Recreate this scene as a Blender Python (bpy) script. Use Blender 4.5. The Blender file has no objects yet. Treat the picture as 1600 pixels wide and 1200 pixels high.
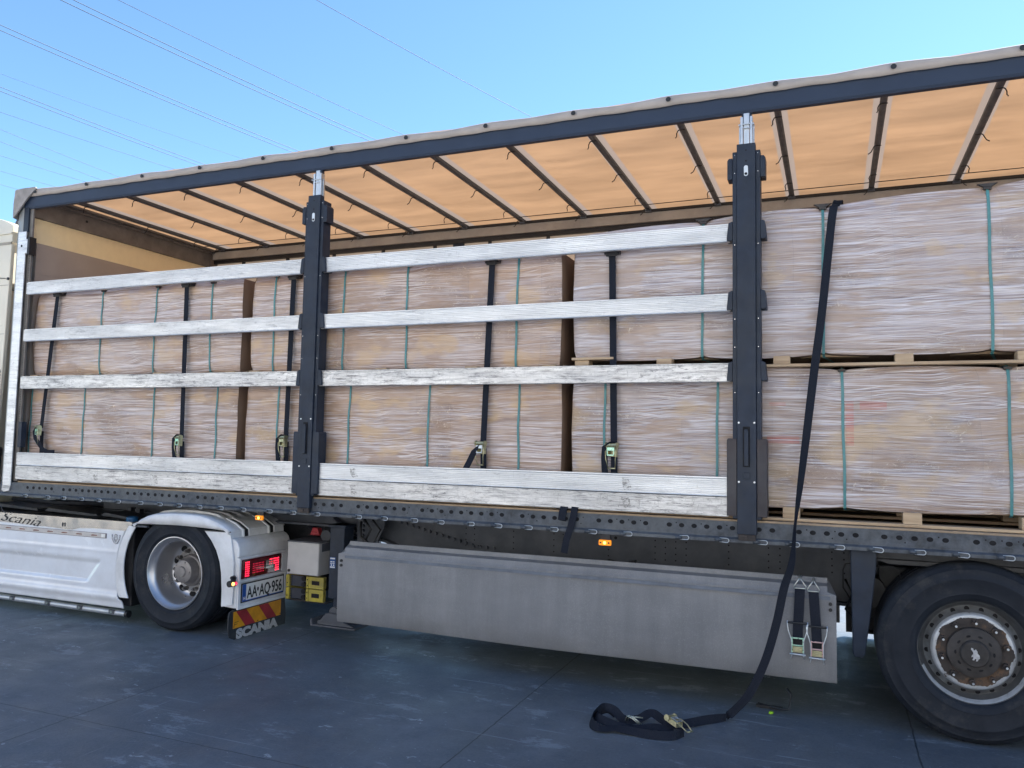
import bpy, bmesh, math, random
from mathutils import Vector, Matrix
random.seed(7)
S = bpy.context.scene
COL = S.collection
PI = math.pi

# ------------------------------------------------------------------ camera
cam = bpy.data.cameras.new("camera")
cam_o = bpy.data.objects.new("camera", cam); COL.objects.link(cam_o)
cam.sensor_width = 36.0
cam.lens = 1232.46 / 1600 * 36.0
cam.clip_start = 0.05; cam.clip_end = 2000
_p, _r, _y = 0.0714913, 0.0190158, 0.3882493
_f = Vector((-math.sin(_y)*math.cos(_p), math.cos(_y)*math.cos(_p), math.sin(_p)))
_rt = Vector((math.cos(_y), math.sin(_y), 0)); _up = _rt.cross(_f)
_R = _rt*math.cos(_r) + _up*math.sin(_r); _U = _up*math.cos(_r) - _rt*math.sin(_r)
cam_o.matrix_world = Matrix(((_R.x, _U.x, -_f.x, 7.30288), (_R.y, _U.y, -_f.y, -5.19565), (_R.z, _U.z, -_f.z, 1.650956), (0, 0, 0, 1)))
S.camera = cam_o

# ------------------------------------------------------------------ world, sun, exposure
SUN_EL, SUN_AZ = math.radians(49), math.radians(36)     # azimuth from +Y towards +X
w = bpy.data.worlds.new("World"); S.world = w; w.use_nodes = True
nt = w.node_tree; bg = nt.nodes["Background"]
sky = nt.nodes.new("ShaderNodeTexSky"); sky.sky_type = 'NISHITA'
sky.sun_disc = False; sky.sun_elevation = SUN_EL; sky.sun_rotation = SUN_AZ
sky.air_density = 1.0; sky.dust_density = 0.1; sky.ozone_density = 1.5
tint = nt.nodes.new("ShaderNodeMix"); tint.data_type = 'RGBA'; tint.blend_type = 'MULTIPLY'; tint.inputs[0].default_value = 1
tint.inputs[7].default_value = (.72, .91, 1.05, 1); nt.links.new(sky.outputs[0], tint.inputs[6])
nt.links.new(tint.outputs[2], bg.inputs[0]); bg.inputs[1].default_value = 0.10
sun = bpy.data.lights.new("sun", 'SUN'); sun.energy = 5.0; sun.angle = math.radians(0.5); sun.color = (1, 0.95, 0.87)
sun_o = bpy.data.objects.new("sun", sun); COL.objects.link(sun_o)
_sd = Vector((math.sin(SUN_AZ)*math.cos(SUN_EL), math.cos(SUN_AZ)*math.cos(SUN_EL), math.sin(SUN_EL)))
sun_o.rotation_euler = _sd.to_track_quat('Z', 'Y').to_euler()
S.view_settings.view_transform = 'Standard'; S.view_settings.look = 'None'
S.view_settings.exposure = 1.46; S.view_settings.gamma = 1
S.render.engine = 'CYCLES'
S.render.resolution_x = 1024; S.render.resolution_y = 768
S.cycles.max_bounces = 8; S.cycles.transmission_bounces = 6; S.cycles.transparent_max_bounces = 8

# ------------------------------------------------------------------ material helpers
class NT:
    def __init__(s, name):
        s.m = bpy.data.materials.new(name); s.m.use_nodes = True
        s.t = s.m.node_tree; s.b = s.t.nodes["Principled BSDF"]
    def n(s, ty, **kw):
        o = s.t.nodes.new(ty)
        for k, v in kw.items(): setattr(o, k, v)
        return o
    def l(s, a, b): s.t.links.new(a, b)
    def pos(s):
        return s.n("ShaderNodeNewGeometry").outputs["Position"]
    def mapv(s, scale, src=None):
        m = s.n("ShaderNodeVectorMath", operation='MULTIPLY'); m.inputs[1].default_value = scale
        s.l(src or s.pos(), m.inputs[0]); return m.outputs[0]
    def noise(s, scale, vec=None, detail=4, rough=.6, dist=0):
        o = s.n("ShaderNodeTexNoise"); o.inputs["Scale"].default_value = scale
        o.inputs["Detail"].default_value = detail; o.inputs["Roughness"].default_value = rough
        o.inputs["Distortion"].default_value = dist
        s.l(vec or s.pos(), o.inputs["Vector"]); return o.outputs["Fac"]
    def ramp(s, fac, stops):
        r = s.n("ShaderNodeValToRGB"); e = r.color_ramp.elements
        while len(e) < len(stops): e.new(.5)
        for i, (p, c) in enumerate(stops):
            e[i].position = p
            e[i].color = (c, c, c, 1) if isinstance(c, (int, float)) else (*c, 1)
        s.l(fac, r.inputs[0]); return r.outputs[0]
    def mix(s, fac, a, b):
        m = s.n("ShaderNodeMix", data_type='RGBA')
        if isinstance(fac, (int, float)): m.inputs[0].default_value = fac
        else: s.l(fac, m.inputs[0])
        for v, i in ((a, 6), (b, 7)):
            if isinstance(v, tuple): m.inputs[i].default_value = (*v, 1)
            else: s.l(v, m.inputs[i])
        return m.outputs[2]
    def math(s, op, a, b=0.0, c=None):
        m = s.n("ShaderNodeMath", operation=op)
        for i, v in enumerate((a, b, c)):
            if v is None: continue
            if isinstance(v, (int, float)): m.inputs[i].default_value = v
            else: s.l(v, m.inputs[i])
        return m.outputs[0]
    def bump(s, h, strength=.3, dist=.01):
        b = s.n("ShaderNodeBump"); b.inputs["Strength"].default_value = strength; b.inputs["Distance"].default_value = dist
        s.l(h, b.inputs["Height"]); s.l(b.outputs[0], s.b.inputs["Normal"]); return b
    def set(s, **kw):
        for k, v in kw.items():
            k = k.replace('_', ' ')
            i = s.b.inputs[k]
            if isinstance(v, tuple): i.default_value = (*v, 1)
            elif isinstance(v, (int, float)): i.default_value = v
            else: s.l(v, i)

def basic(name, col, rough=.5, metal=0., var=.25, vscale=9., bump=.0, dirt=None, spec=.5, coat=0.):
    m = NT(name)
    n = m.noise(vscale, detail=6)
    lo = tuple(c*(1-var) for c in col); hi = tuple(min(1, c*(1+var)) for c in col)
    c = m.ramp(n, [(.3, lo), (.7, hi)])
    if dirt:
        dn = m.noise(2.3, detail=8, rough=.7)
        c = m.mix(m.ramp(dn, [(.42, 0.), (.68, .75)]), c, dirt)
    m.set(Base_Color=c, Metallic=metal, Specular_IOR_Level=spec, Coat_Weight=coat)
    m.set(Roughness=m.ramp(m.noise(vscale*1.7), [(.3, max(0, rough-.08)), (.7, min(1, rough+.1))]))
    if bump: m.bump(m.noise(vscale*14, detail=4), bump, .004)
    return m.m

M = {}
M['steel_dark'] = basic('dark_blue_grey_painted_steel', (.017, .026, .045), .5, var=.25, dirt=(.028, .034, .044), spec=.3)
M['steel_rail'] = basic('worn_grey_rail_steel', (.058, .068, .084), .5, .3, var=.45, vscale=22, bump=.25, dirt=(.12, .13, .14))
M['black'] = basic('black_plastic', (.012, .013, .016), .5, var=.3)
M['hole'] = basic('hole_shade_black', (.006, .006, .008), .9, var=.1)
M['frame'] = basic('dusty_frame_steel', (.072, .078, .092), .6, var=.3, vscale=6, dirt=(.048, .056, .075))
M['chrome'] = basic('chrome', (.75, .76, .78), .16, 1., var=.05)
M['galv'] = basic('galvanised_steel', (.52, .56, .60), .36, .85, var=.10, vscale=12)
M['zinc'] = basic('yellow_zinc_steel', (.45, .42, .26), .35, .8, var=.3, vscale=40)
M['zincgreen'] = basic('green_zinc_plate', (.45, .72, .55), .3, .7, var=.2, vscale=40)
M['rubber'] = None
M['white'] = basic('white_truck_paint', (.72, .75, .80), .2, var=.03, vscale=3, coat=.6, dirt=(.60, .61, .64))
M['whiteplastic'] = basic('white_fender_plastic', (.72, .73, .75), .42, var=.06, vscale=4, dirt=(.46, .46, .46))
M['cream'] = basic('cream_cab_paint', (.66, .61, .50), .35, var=.04, vscale=3, coat=.4)
M['boxwhite'] = basic('off_white_box', (.42, .41, .40), .5, var=.08)
M['yellow'] = basic('yellow_plastic', (.40, .33, .03), .5, var=.25, vscale=20, dirt=(.12, .11, .07))
M['wood'] = None
M['tan'] = basic('tan_roof_edge_fabric', (.40, .35, .315), .7, var=.12, vscale=5, bump=.1, dirt=(.34, .30, .27))
M['redplastic'] = basic('dull_red_plastic', (.35, .03, .04), .5)
M['blueplastic'] = basic('blue_cap_plastic', (.01, .09, .22), .4)
M['greentip'] = basic('bright_green_plastic', (.28, .55, .02), .4)
M['sticker_blue'] = basic('blue_sticker', (.01, .06, .20), .5)
M['sticker_white'] = basic('white_sticker', (.6, .62, .65), .5)
M['plate_white'] = basic('plate_white', (.72, .72, .70), .4, var=.03)
M['plate_blue'] = basic('plate_blue', (.01, .08, .35), .4)
M['ink'] = basic('black_ink', (.012, .012, .014), .5)
M['logo_grey'] = basic('pale_grey_lettering', (.42, .42, .43), .6, var=.25, vscale=60)
M['refl_red'] = basic('red_reflective', (.32, .02, .03), .4)
M['refl_yel'] = basic('amber_reflective', (.62, .27, .01), .4)
M['strapdark'] = None
M['silver'] = basic('silver_wheel_paint', (.5, .53, .57), .35, .5, var=.15)
M['lens_dark'] = basic('dark_red_lens', (.10, .004, .008), .15, coat=1)
M['clear_lens'] = basic('clear_lens', (.55, .6, .55), .1, .6)
M['deck'] = basic('trailer_floor_board', (.20, .13, .08), .6, var=.3, vscale=12)
M['edgewood'] = basic('pale_floor_edge', (.34, .25, .165), .65, var=.2, vscale=14)

def emis(name, col, st):
    m = NT(name); m.set(Base_Color=col, Emission_Color=col, Emission_Strength=st); return m.m
M['led_red'] = emis('lit_red_led', (1, .02, .06), 1.2)
M['led_dim'] = emis('dim_red_led', (.7, .02, .06), .18)
M['amber'] = emis('lit_amber_lens', (1, .30, .01), .22)
M['amber_core'] = emis('amber_led_core', (1, .62, .12), 1.4)

def mk_rubber():
    m = NT('tyre_rubber')
    c = m.ramp(m.noise(6, detail=8, rough=.7), [(.3, (.009, .012, .018)), (.7, (.020, .024, .033))])
    c = m.mix(m.ramp(m.noise(1, m.mapv((5, 5, 5)), detail=7, rough=.75), [(.52, 0.), (.70, .55)]), c, (.060, .060, .058))
    m.set(Base_Color=c, Roughness=.66, Specular_IOR_Level=.22); m.bump(m.noise(90, detail=3), .25, .003); return m.m
M['rubber'] = mk_rubber()

def mk_wood():
    m = NT('pallet_wood')
    g = m.noise(1, m.mapv((2.5, 30, 45)), detail=6, rough=.6)
    c = m.ramp(g, [(.25, (.30, .20, .12)), (.5, (.46, .33, .21)), (.75, (.58, .45, .30))])
    m.set(Base_Color=c, Roughness=.7); m.bump(g, .2, .003); return m.m
M['wood'] = mk_wood()

def mk_strap():
    m = NT('black_webbing')
    wv = m.noise(1, m.mapv((420, 420, 420)), detail=1)
    c = m.ramp(wv, [(.3, (.007, .009, .015)), (.7, (.022, .026, .038))])
    m.set(Base_Color=c, Roughness=.8, Specular_IOR_Level=.15); m.bump(wv, .3, .001); return m.m
M['strapdark'] = mk_strap()

def mk_band():
    m = NT('teal_plastic_band')
    c = m.ramp(m.noise(14), [(.3, (.045, .17, .18)), (.7, (.08, .26, .27))])
    m.set(Base_Color=c, Roughness=.4); return m.m
M['band'] = mk_band()

def mk_alu(name, dark, basec):
    m = NT(name)
    s1 = m.noise(1, m.mapv((4, 4, 70)), detail=8, rough=.8, dist=.3)           # long scuffs
    s2 = m.noise(1, m.mapv((120, 60, 14)), detail=6, rough=.75)                # cross cracks
    s4 = m.noise(1, m.mapv((13, 13, 55)), detail=7, rough=.8, dist=.6)         # blotches and gouges
    s3 = m.noise(2.6, detail=6, rough=.7)
    pm = m.ramp(s3, [(.38, 0.), (.60, 1.)])
    a = m.ramp(s1, [(.36+.05*dark, 1.), (.44+.05*dark, 0.)])
    b = m.ramp(s2, [(.33+.02*dark, .9), (.40+.02*dark, 0.)])
    c4 = m.ramp(s4, [(.35+.05*dark, 1.), (.42+.05*dark, 0.)])
    d = m.math('MAXIMUM', m.math('MULTIPLY', a, m.math('ADD', m.math('MULTIPLY', pm, .7), .35*dark+.12)), m.math('MULTIPLY', m.math('MAXIMUM', b, c4), m.math('ADD', m.math('MULTIPLY', pm, .85), .22*dark+.05)))
    c0 = m.ramp(m.noise(1, m.mapv((1.5, 1.5, 30)), detail=6, rough=.7), [(.3, tuple(x*.80 for x in basec)), (.7, basec)])
    to = m.n("ShaderNodeTexCoord").outputs["Object"]; so_ = m.n("ShaderNodeSeparateXYZ"); m.l(to, so_.inputs[0])
    jit = m.math('MULTIPLY', m.noise(17, detail=4, rough=.7), .05)
    fx = m.math('ABSOLUTE', m.math('SUBTRACT', m.math('FRACT', m.math('ADD', m.math('DIVIDE', m.math('ADD', so_.outputs[0], jit), .71), m.math('MULTIPLY', so_.outputs[2], .4))), .5))
    fz = m.math('ABSOLUTE', m.math('SUBTRACT', m.math('ADD', so_.outputs[2], jit), .085))
    rub = m.math('MULTIPLY', m.math('MULTIPLY', m.math('LESS_THAN', fx, .036), m.math('LESS_THAN', fz, .036)), m.ramp(m.noise(1, m.mapv((40, 40, 90)), detail=5, rough=.8), [(.42, 1.), (.56, 0.)]))
    wz = m.n('ShaderNodeSeparateXYZ'); m.l(m.pos(), wz.inputs[0])
    rub = m.math('MULTIPLY', m.math('MULTIPLY', rub, m.math('LESS_THAN', wz.outputs[2], 1.5)), m.math('GREATER_THAN', m.noise(1, m.mapv((1.4, 1.4, 3.3)), detail=1), .46))
    soft = m.noise(1, m.mapv((1.3, 1.3, 9)), detail=5, rough=.6)
    c0 = m.mix(m.ramp(soft, [(.40, .45), (.62, 0.)]), c0, tuple(x*.62 for x in basec))
    c = m.mix(m.math('MULTIPLY', d, .45+.40*dark), c0, (.26-.12*dark, .26-.12*dark, .27-.12*dark))
    c = m.mix(m.math('MULTIPLY', rub, .85), c, (.11, .105, .105))
    grime = m.ramp(m.noise(1, m.mapv((3, 3, 14)), detail=8, rough=.8), [(.45, 0.), (.72, .60*dark)])
    c = m.mix(grime, c, (.28, .27, .265))
    pale = m.ramp(m.noise(1, m.mapv((2.5, 2.5, 34)), detail=6, rough=.75, dist=.8), [(.62, 0.), (.70, .6*dark)])
    c = m.mix(pale, c, (.80, .77, .72))
    if dark < .9:
        tc = m.n("ShaderNodeTexCoord"); sp = m.n("ShaderNodeSeparateXYZ"); m.l(tc.outputs["Object"], sp.inputs[0])
        fr = m.math('FRACT', m.math('DIVIDE', sp.outputs[2], .0135))
        gr = m.math('MULTIPLY', m.math('LESS_THAN', fr, .30), m.ramp(m.noise(1, m.mapv((.8, .8, .8)), detail=3), [(.35, .25), (.6, .6)]))
        c = m.mix(m.math('MULTIPLY', gr, .9 if dark < .3 else .5), c, (.40, .41, .43))
    m.set(Base_Color=c, Metallic=.6, Roughness=m.ramp(soft, [(.3, .50), (.7, .28)]))
    m.bump(m.math('SUBTRACT', s2, d), .15, .002)
    return m.m
M['alu'] = mk_alu('worn_aluminium', .5, (.86, .87, .88))
M['alu_dirty'] = mk_alu('dirty_aluminium', 1., (.72, .72, .72))
M['alu_cleaner'] = mk_alu('cleaner_ribbed_aluminium', .25, (.88, .90, .92))

def mk_film(name, seed, white=0.):
    m = NT(name)
    P = m.pos()
    off = m.n("ShaderNodeVectorMath", operation='ADD'); off.inputs[1].default_value = (seed*3.1, seed*1.7, seed*.63); m.l(P, off.inputs[0])
    P = off.outputs[0]
    wob = m.noise(1, m.mapv((1.0, 1.0, 2.2), P), detail=2)
    sep = m.n("ShaderNodeSeparateXYZ"); m.l(P, sep.inputs[0])
    def skew(k, amp):
        z2 = m.math('ADD', m.math('ADD', sep.outputs[2], m.math('MULTIPLY', wob, amp)), m.math('MULTIPLY', sep.outputs[0], k))
        cmb = m.n("ShaderNodeCombineXYZ"); m.l(sep.outputs[0], cmb.inputs[0]); m.l(sep.outputs[1], cmb.inputs[1]); m.l(z2, cmb.inputs[2]); return cmb.outputs[0]
    st = m.noise(1, m.mapv((.9, .9, 38), skew(.010, .12)), detail=5, rough=.6)
    st2 = m.noise(1, m.mapv((1.3, 1.3, 105), skew(-.022, .10)), detail=3, rough=.55)
    st3 = m.noise(1, m.mapv((1.9, 1.9, 135), skew(.035, -.10)), detail=3, rough=.55)
    st4 = m.noise(1, m.mapv((3.2, 3.2, 250), skew(-.05, .2)), detail=2, rough=.6)
    patch = m.noise(1, m.mapv((1.2, 1.2, 2.8), P), detail=4, rough=.6)
    flat = m.ramp(m.noise(1, m.mapv((2.0, 2.0, 6.5), P), detail=3, rough=.55), [(.55, 0.), (.61, 1.)])   # film lying flat, card shows
    vert = m.noise(1, m.mapv((9, 9, .7), P), detail=3, rough=.6)
    crum = m.noise(1, m.mapv((17, 17, 28), P), detail=6, rough=.8, dist=1.8)
    crumf = m.ramp(m.noise(1, m.mapv((1.7, 1.7, 3.0), P), detail=2), [(.54, 0.), (.60, 1.)])
    f = m.math('ADD', m.math('ADD', m.math('MULTIPLY', st, .45), m.math('MULTIPLY', patch, .60)), m.math('MULTIPLY', vert, .14))
    haze = m.ramp(f, [(.50-.05*white, 0.), (.68-.05*white, 1.)])
    bk = m.n("ShaderNodeTexBrick"); bk.inputs["Scale"].default_value = 1.0
    bk.inputs["Brick Width"].default_value = .58; bk.inputs["Row Height"].default_value = 1.9; bk.inputs["Mortar Size"].default_value = .0018; bk.inputs["Mortar Smooth"].default_value = .6
    gcol = (1.07, 1.0, .93) if seed < 5 else (1, 1, 1)
    bk.inputs["Color1"].default_value = (.38, .245, .155, 1); bk.inputs["Color2"].default_value = (.31, .205, .14, 1); bk.inputs["Mortar"].default_value = (.17, .11, .08, 1)
    cv = m.n("ShaderNodeCombineXYZ"); m.l(m.math('ADD', sep.outputs[0], sep.outputs[1]), cv.inputs[0]); m.l(sep.outputs[2], cv.inputs[1]); m.l(cv.outputs[0], bk.inputs["Vector"])
    card = m.mix(m.ramp(m.noise(1, m.mapv((5, 5, 12), P), detail=4), [(.35, 0.), (.7, .45)]), bk.outputs[0], (.47, .315, .19))
    amp = m.ramp(m.noise(1, m.mapv((2.0, 2.0, 4.5), P), detail=3), [(.36, .35), (.58, 1.)])
    amp = m.math('MULTIPLY', amp, m.math('SUBTRACT', 1., m.math('MULTIPLY', flat, .82)))
    c = m.mix(m.math('MULTIPLY', m.math('ADD', m.math('MULTIPLY', haze, .55), .16+.1*white), m.math('SUBTRACT', 1., m.math('MULTIPLY', flat, .5))), card, (.47, .415, .43))
    c = m.mix(m.math('MULTIPLY', amp, m.ramp(st, [(.36, .60), (.46, 0.)])), c, (.25, .165, .11))
    c = m.mix(m.math('MULTIPLY', amp, m.ramp(st3, [(.36, .75), (.45, 0.)])), c, (.18, .12, .10))
    c = m.mix(m.math('MULTIPLY', amp, m.ramp(st2, [(.53, 0.), (.60, .72)])), c, (.66, .635, .69))  # pale lilac streaks paint highlights onto the film
    c = m.mix(m.math('MULTIPLY', amp, m.ramp(st3, [(.56, 0.), (.62, .80)])), c, (.68, .63, .64))
    c = m.mix(m.math('MULTIPLY', amp, m.ramp(st4, [(.60, 0.), (.68, .8)])), c, (.84, .82, .84))  # sparse thin white glints put into the film colour
    c = m.mix(m.math('MULTIPLY', amp, m.ramp(st4, [(.33, .7), (.42, 0.)])), c, (.16, .11, .10))
    cr = m.math('MULTIPLY', m.ramp(crum, [(.57, 0.), (.66, 1.)]), crumf)
    gold = m.math('MULTIPLY', m.ramp(m.noise(1, m.mapv((2.3, 2.3, 4.4), P), detail=3), [(.54 if seed < 6 else .6, 0.), (.64, .62-.3*white)]), 1.)
    c = m.mix(gold, c, (.54, .38, .22))
    c = m.mix(m.math('MULTIPLY', cr, .75), c, (.88, .80, .66))
    wrm = m.n('ShaderNodeMix', data_type='RGBA', blend_type='MULTIPLY'); wrm.inputs[0].default_value = 1; m.l(c, wrm.inputs[6]); wrm.inputs[7].default_value = (*gcol, 1); c = wrm.outputs[2]
    m.set(Base_Color=c, Roughness=.40, Specular_IOR_Level=.6, Coat_Weight=.75+.25*max(0, white), Coat_Roughness=.10)
    h = m.math('ADD', m.math('MULTIPLY', st, 1.), m.math('MULTIPLY', st2, .6))
    h = m.math('ADD', h, m.math('MULTIPLY', m.math('MULTIPLY', crum, crumf), .9))
    b = m.bump(h, .8, .012)
    m.l(b.outputs[0], m.b.inputs["Coat Normal"])
    if seed == 5:      # faint red tape printed on the cartons under the film
        red = None
        for (x0, x1, z0, z1) in ((6.92, 7.02, 1.905, 1.925), (6.905, 7.10, 1.665, 1.715), (7.37, 7.415, 1.66, 1.93), (7.45, 7.60, 1.88, 1.93)):
            sp = m.n("ShaderNodeSeparateXYZ"); m.l(m.pos(), sp.inputs[0])
            a = m.math('MULTIPLY', m.math('GREATER_THAN', sp.outputs[0], x0), m.math('LESS_THAN', sp.outputs[0], x1))
            b2 = m.math('MULTIPLY', m.math('GREATER_THAN', sp.outputs[2], z0), m.math('LESS_THAN', sp.outputs[2], z1))
            k = m.math('MULTIPLY', a, b2); red = k if red is None else m.math('MAXIMUM', red, k)
        k = m.math('MULTIPLY', red, m.ramp(m.math('ADD', m.math('MULTIPLY', st2, .5), m.math('MULTIPLY', st3, .5)), [(.42, .55), (.58, .08)]))
        m.set(Base_Color=m.mix(k, c, (.55, .10, .08)))
    return m.m

def mk_card():
    m = NT('brown_cardboard')
    c = m.ramp(m.noise(3, detail=5), [(.3, (.22, .14, .095)), (.7, (.30, .20, .135))])
    m.set(Base_Color=c, Roughness=.8); return m.m
M['card'] = mk_card()

def mk_tarp(name, diff, trans, fac, vs=4., seam=False):
    m = NT(name); t = m.t
    n = m.noise(1, m.mapv((vs*.5, vs, vs)), detail=8, rough=.7)
    n2 = m.noise(1, m.mapv((vs*.25, vs*1.3, vs)), detail=5, rough=.6); n3 = m.noise(1, m.mapv((1.2, 6, 4)), detail=8, rough=.75)
    k = m.math('MULTIPLY', m.math('MULTIPLY', m.ramp(n, [(.3, .80), (.7, 1.)]), m.ramp(n2, [(.32, .74), (.62, 1.08)])), m.ramp(n3, [(.28, .72), (.38, 1.)]))
    d = m.n("ShaderNodeBsdfDiffuse"); tr = m.n("ShaderNodeBsdfTranslucent")
    mul = m.n("ShaderNodeMix", data_type='RGBA', blend_type='MULTIPLY'); mul.inputs[0].default_value = 1
    mul.inputs[6].default_value = (*trans, 1); m.l(k, mul.inputs[7]); 
    if seam:      # doubled, welded strips of fabric either side of every bow
        sp = m.n("ShaderNodeSeparateXYZ"); m.l(m.pos(), sp.inputs[0])
        v = m.math('DIVIDE', m.math('SUBTRACT', sp.outputs[0], .2783), .6683); v = m.math('SUBTRACT', v, m.math('ROUND', v)); v = m.math('ABSOLUTE', v)
        k2 = m.math('LESS_THAN', m.math('ADD', v, m.math('MULTIPLY', n, .02)), .098)
        m.l(m.mix(k2, mul.outputs[2], (.36, .285, .235)), tr.inputs[0])
    else: m.l(mul.outputs[2], tr.inputs[0])
    d.inputs[0].default_value = (*diff, 1)
    mx = m.n("ShaderNodeMixShader"); mx.inputs[0].default_value = fac
    m.l(d.outputs[0], mx.inputs[1]); m.l(tr.outputs[0], mx.inputs[2])
    m.l(mx.outputs[0], t.nodes["Material Output"].inputs[0]); t.nodes.remove(m.b)
    return m.m
M['tarp'] = mk_tarp('translucent_roof_tarpaulin', (.46, .40, .33), (.53, .31, .165), .33, 3., True)
M['tarp_seam'] = mk_tarp('double_layer_tarpaulin', (.42, .36, .31), (.42, .30, .22), .22)
M['curtain'] = mk_tarp('pale_side_curtain', (.55, .46, .37), (.50, .38, .28), .16)

def mk_skirt():
    m = NT('dusty_grey_side_guard')
    fine = m.noise(1, m.mapv((160, 160, 130)), detail=3, rough=.6)
    big = m.noise(1, m.mapv((.9, .9, 2.5)), detail=5, rough=.6)
    run = m.noise(1, m.mapv((14, 14, 1.5)), detail=4)
    c = m.ramp(m.math('ADD', m.math('MULTIPLY', big, .7), m.math('MULTIPLY', run, .3)), [(.35, (.145, .150, .162)), (.65, (.235, .238, .248))])
    c = m.mix(m.ramp(fine, [(.52, 0.), (.66, .32)]), c, (.31, .312, .32))
    brush = m.noise(1, m.mapv((4, 4, .8)), detail=6, rough=.7); c = m.mix(m.ramp(brush, [(.42, .30), (.58, 0.)]), c, (.13, .135, .15))
    low = m.n('ShaderNodeSeparateXYZ'); m.l(m.pos(), low.inputs[0])
    spray = m.math('MULTIPLY', m.ramp(m.math('ADD', low.outputs[2], m.math('MULTIPLY', m.noise(6, detail=6), .25)), [(.34, .6), (.50, 0.)]), m.ramp(m.noise(3, detail=6, rough=.7), [(.4, .2), (.6, 1.)]))
    c = m.mix(spray, c, (.12, .115, .11))
    sc = m.noise(1, m.mapv((3, 3, 40)), detail=6, dist=.8)
    c = m.mix(m.math('MULTIPLY', m.ramp(sc, [(.68, 0.), (.74, .6)]), m.ramp(big, [(.5, 0.), (.6, 1.)])), c, (.12, .12, .13))
    m.set(Base_Color=c, Roughness=.62); m.bump(fine, .15, .002); return m.m
M['skirt'] = mk_skirt()

def mk_rust(name):
    m = NT(name)
    n = m.noise(9, detail=8, rough=.75)
    c = m.ramp(n, [(.30, (.022, .019, .019)), (.52, (.045, .036, .033)), (.60, (.12, .07, .04)), (.66, (.05, .04, .036))])
    m.set(Base_Color=c, Roughness=.75); m.bump(n, .4, .004); return m.m
M['rust'] = mk_rust('rusty_wheel_steel')
def mk_rimsilver():
    m = NT('chipped_silver_rim')
    n = m.noise(16, detail=8, rough=.7)
    c = m.ramp(n, [(.40, (.48, .51, .55)), (.60, (.38, .40, .42)), (.66, (.10, .07, .055))])
    m.set(Base_Color=c, Roughness=.4, Metallic=.3); return m.m
M['rimsilver'] = mk_rimsilver()

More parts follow.
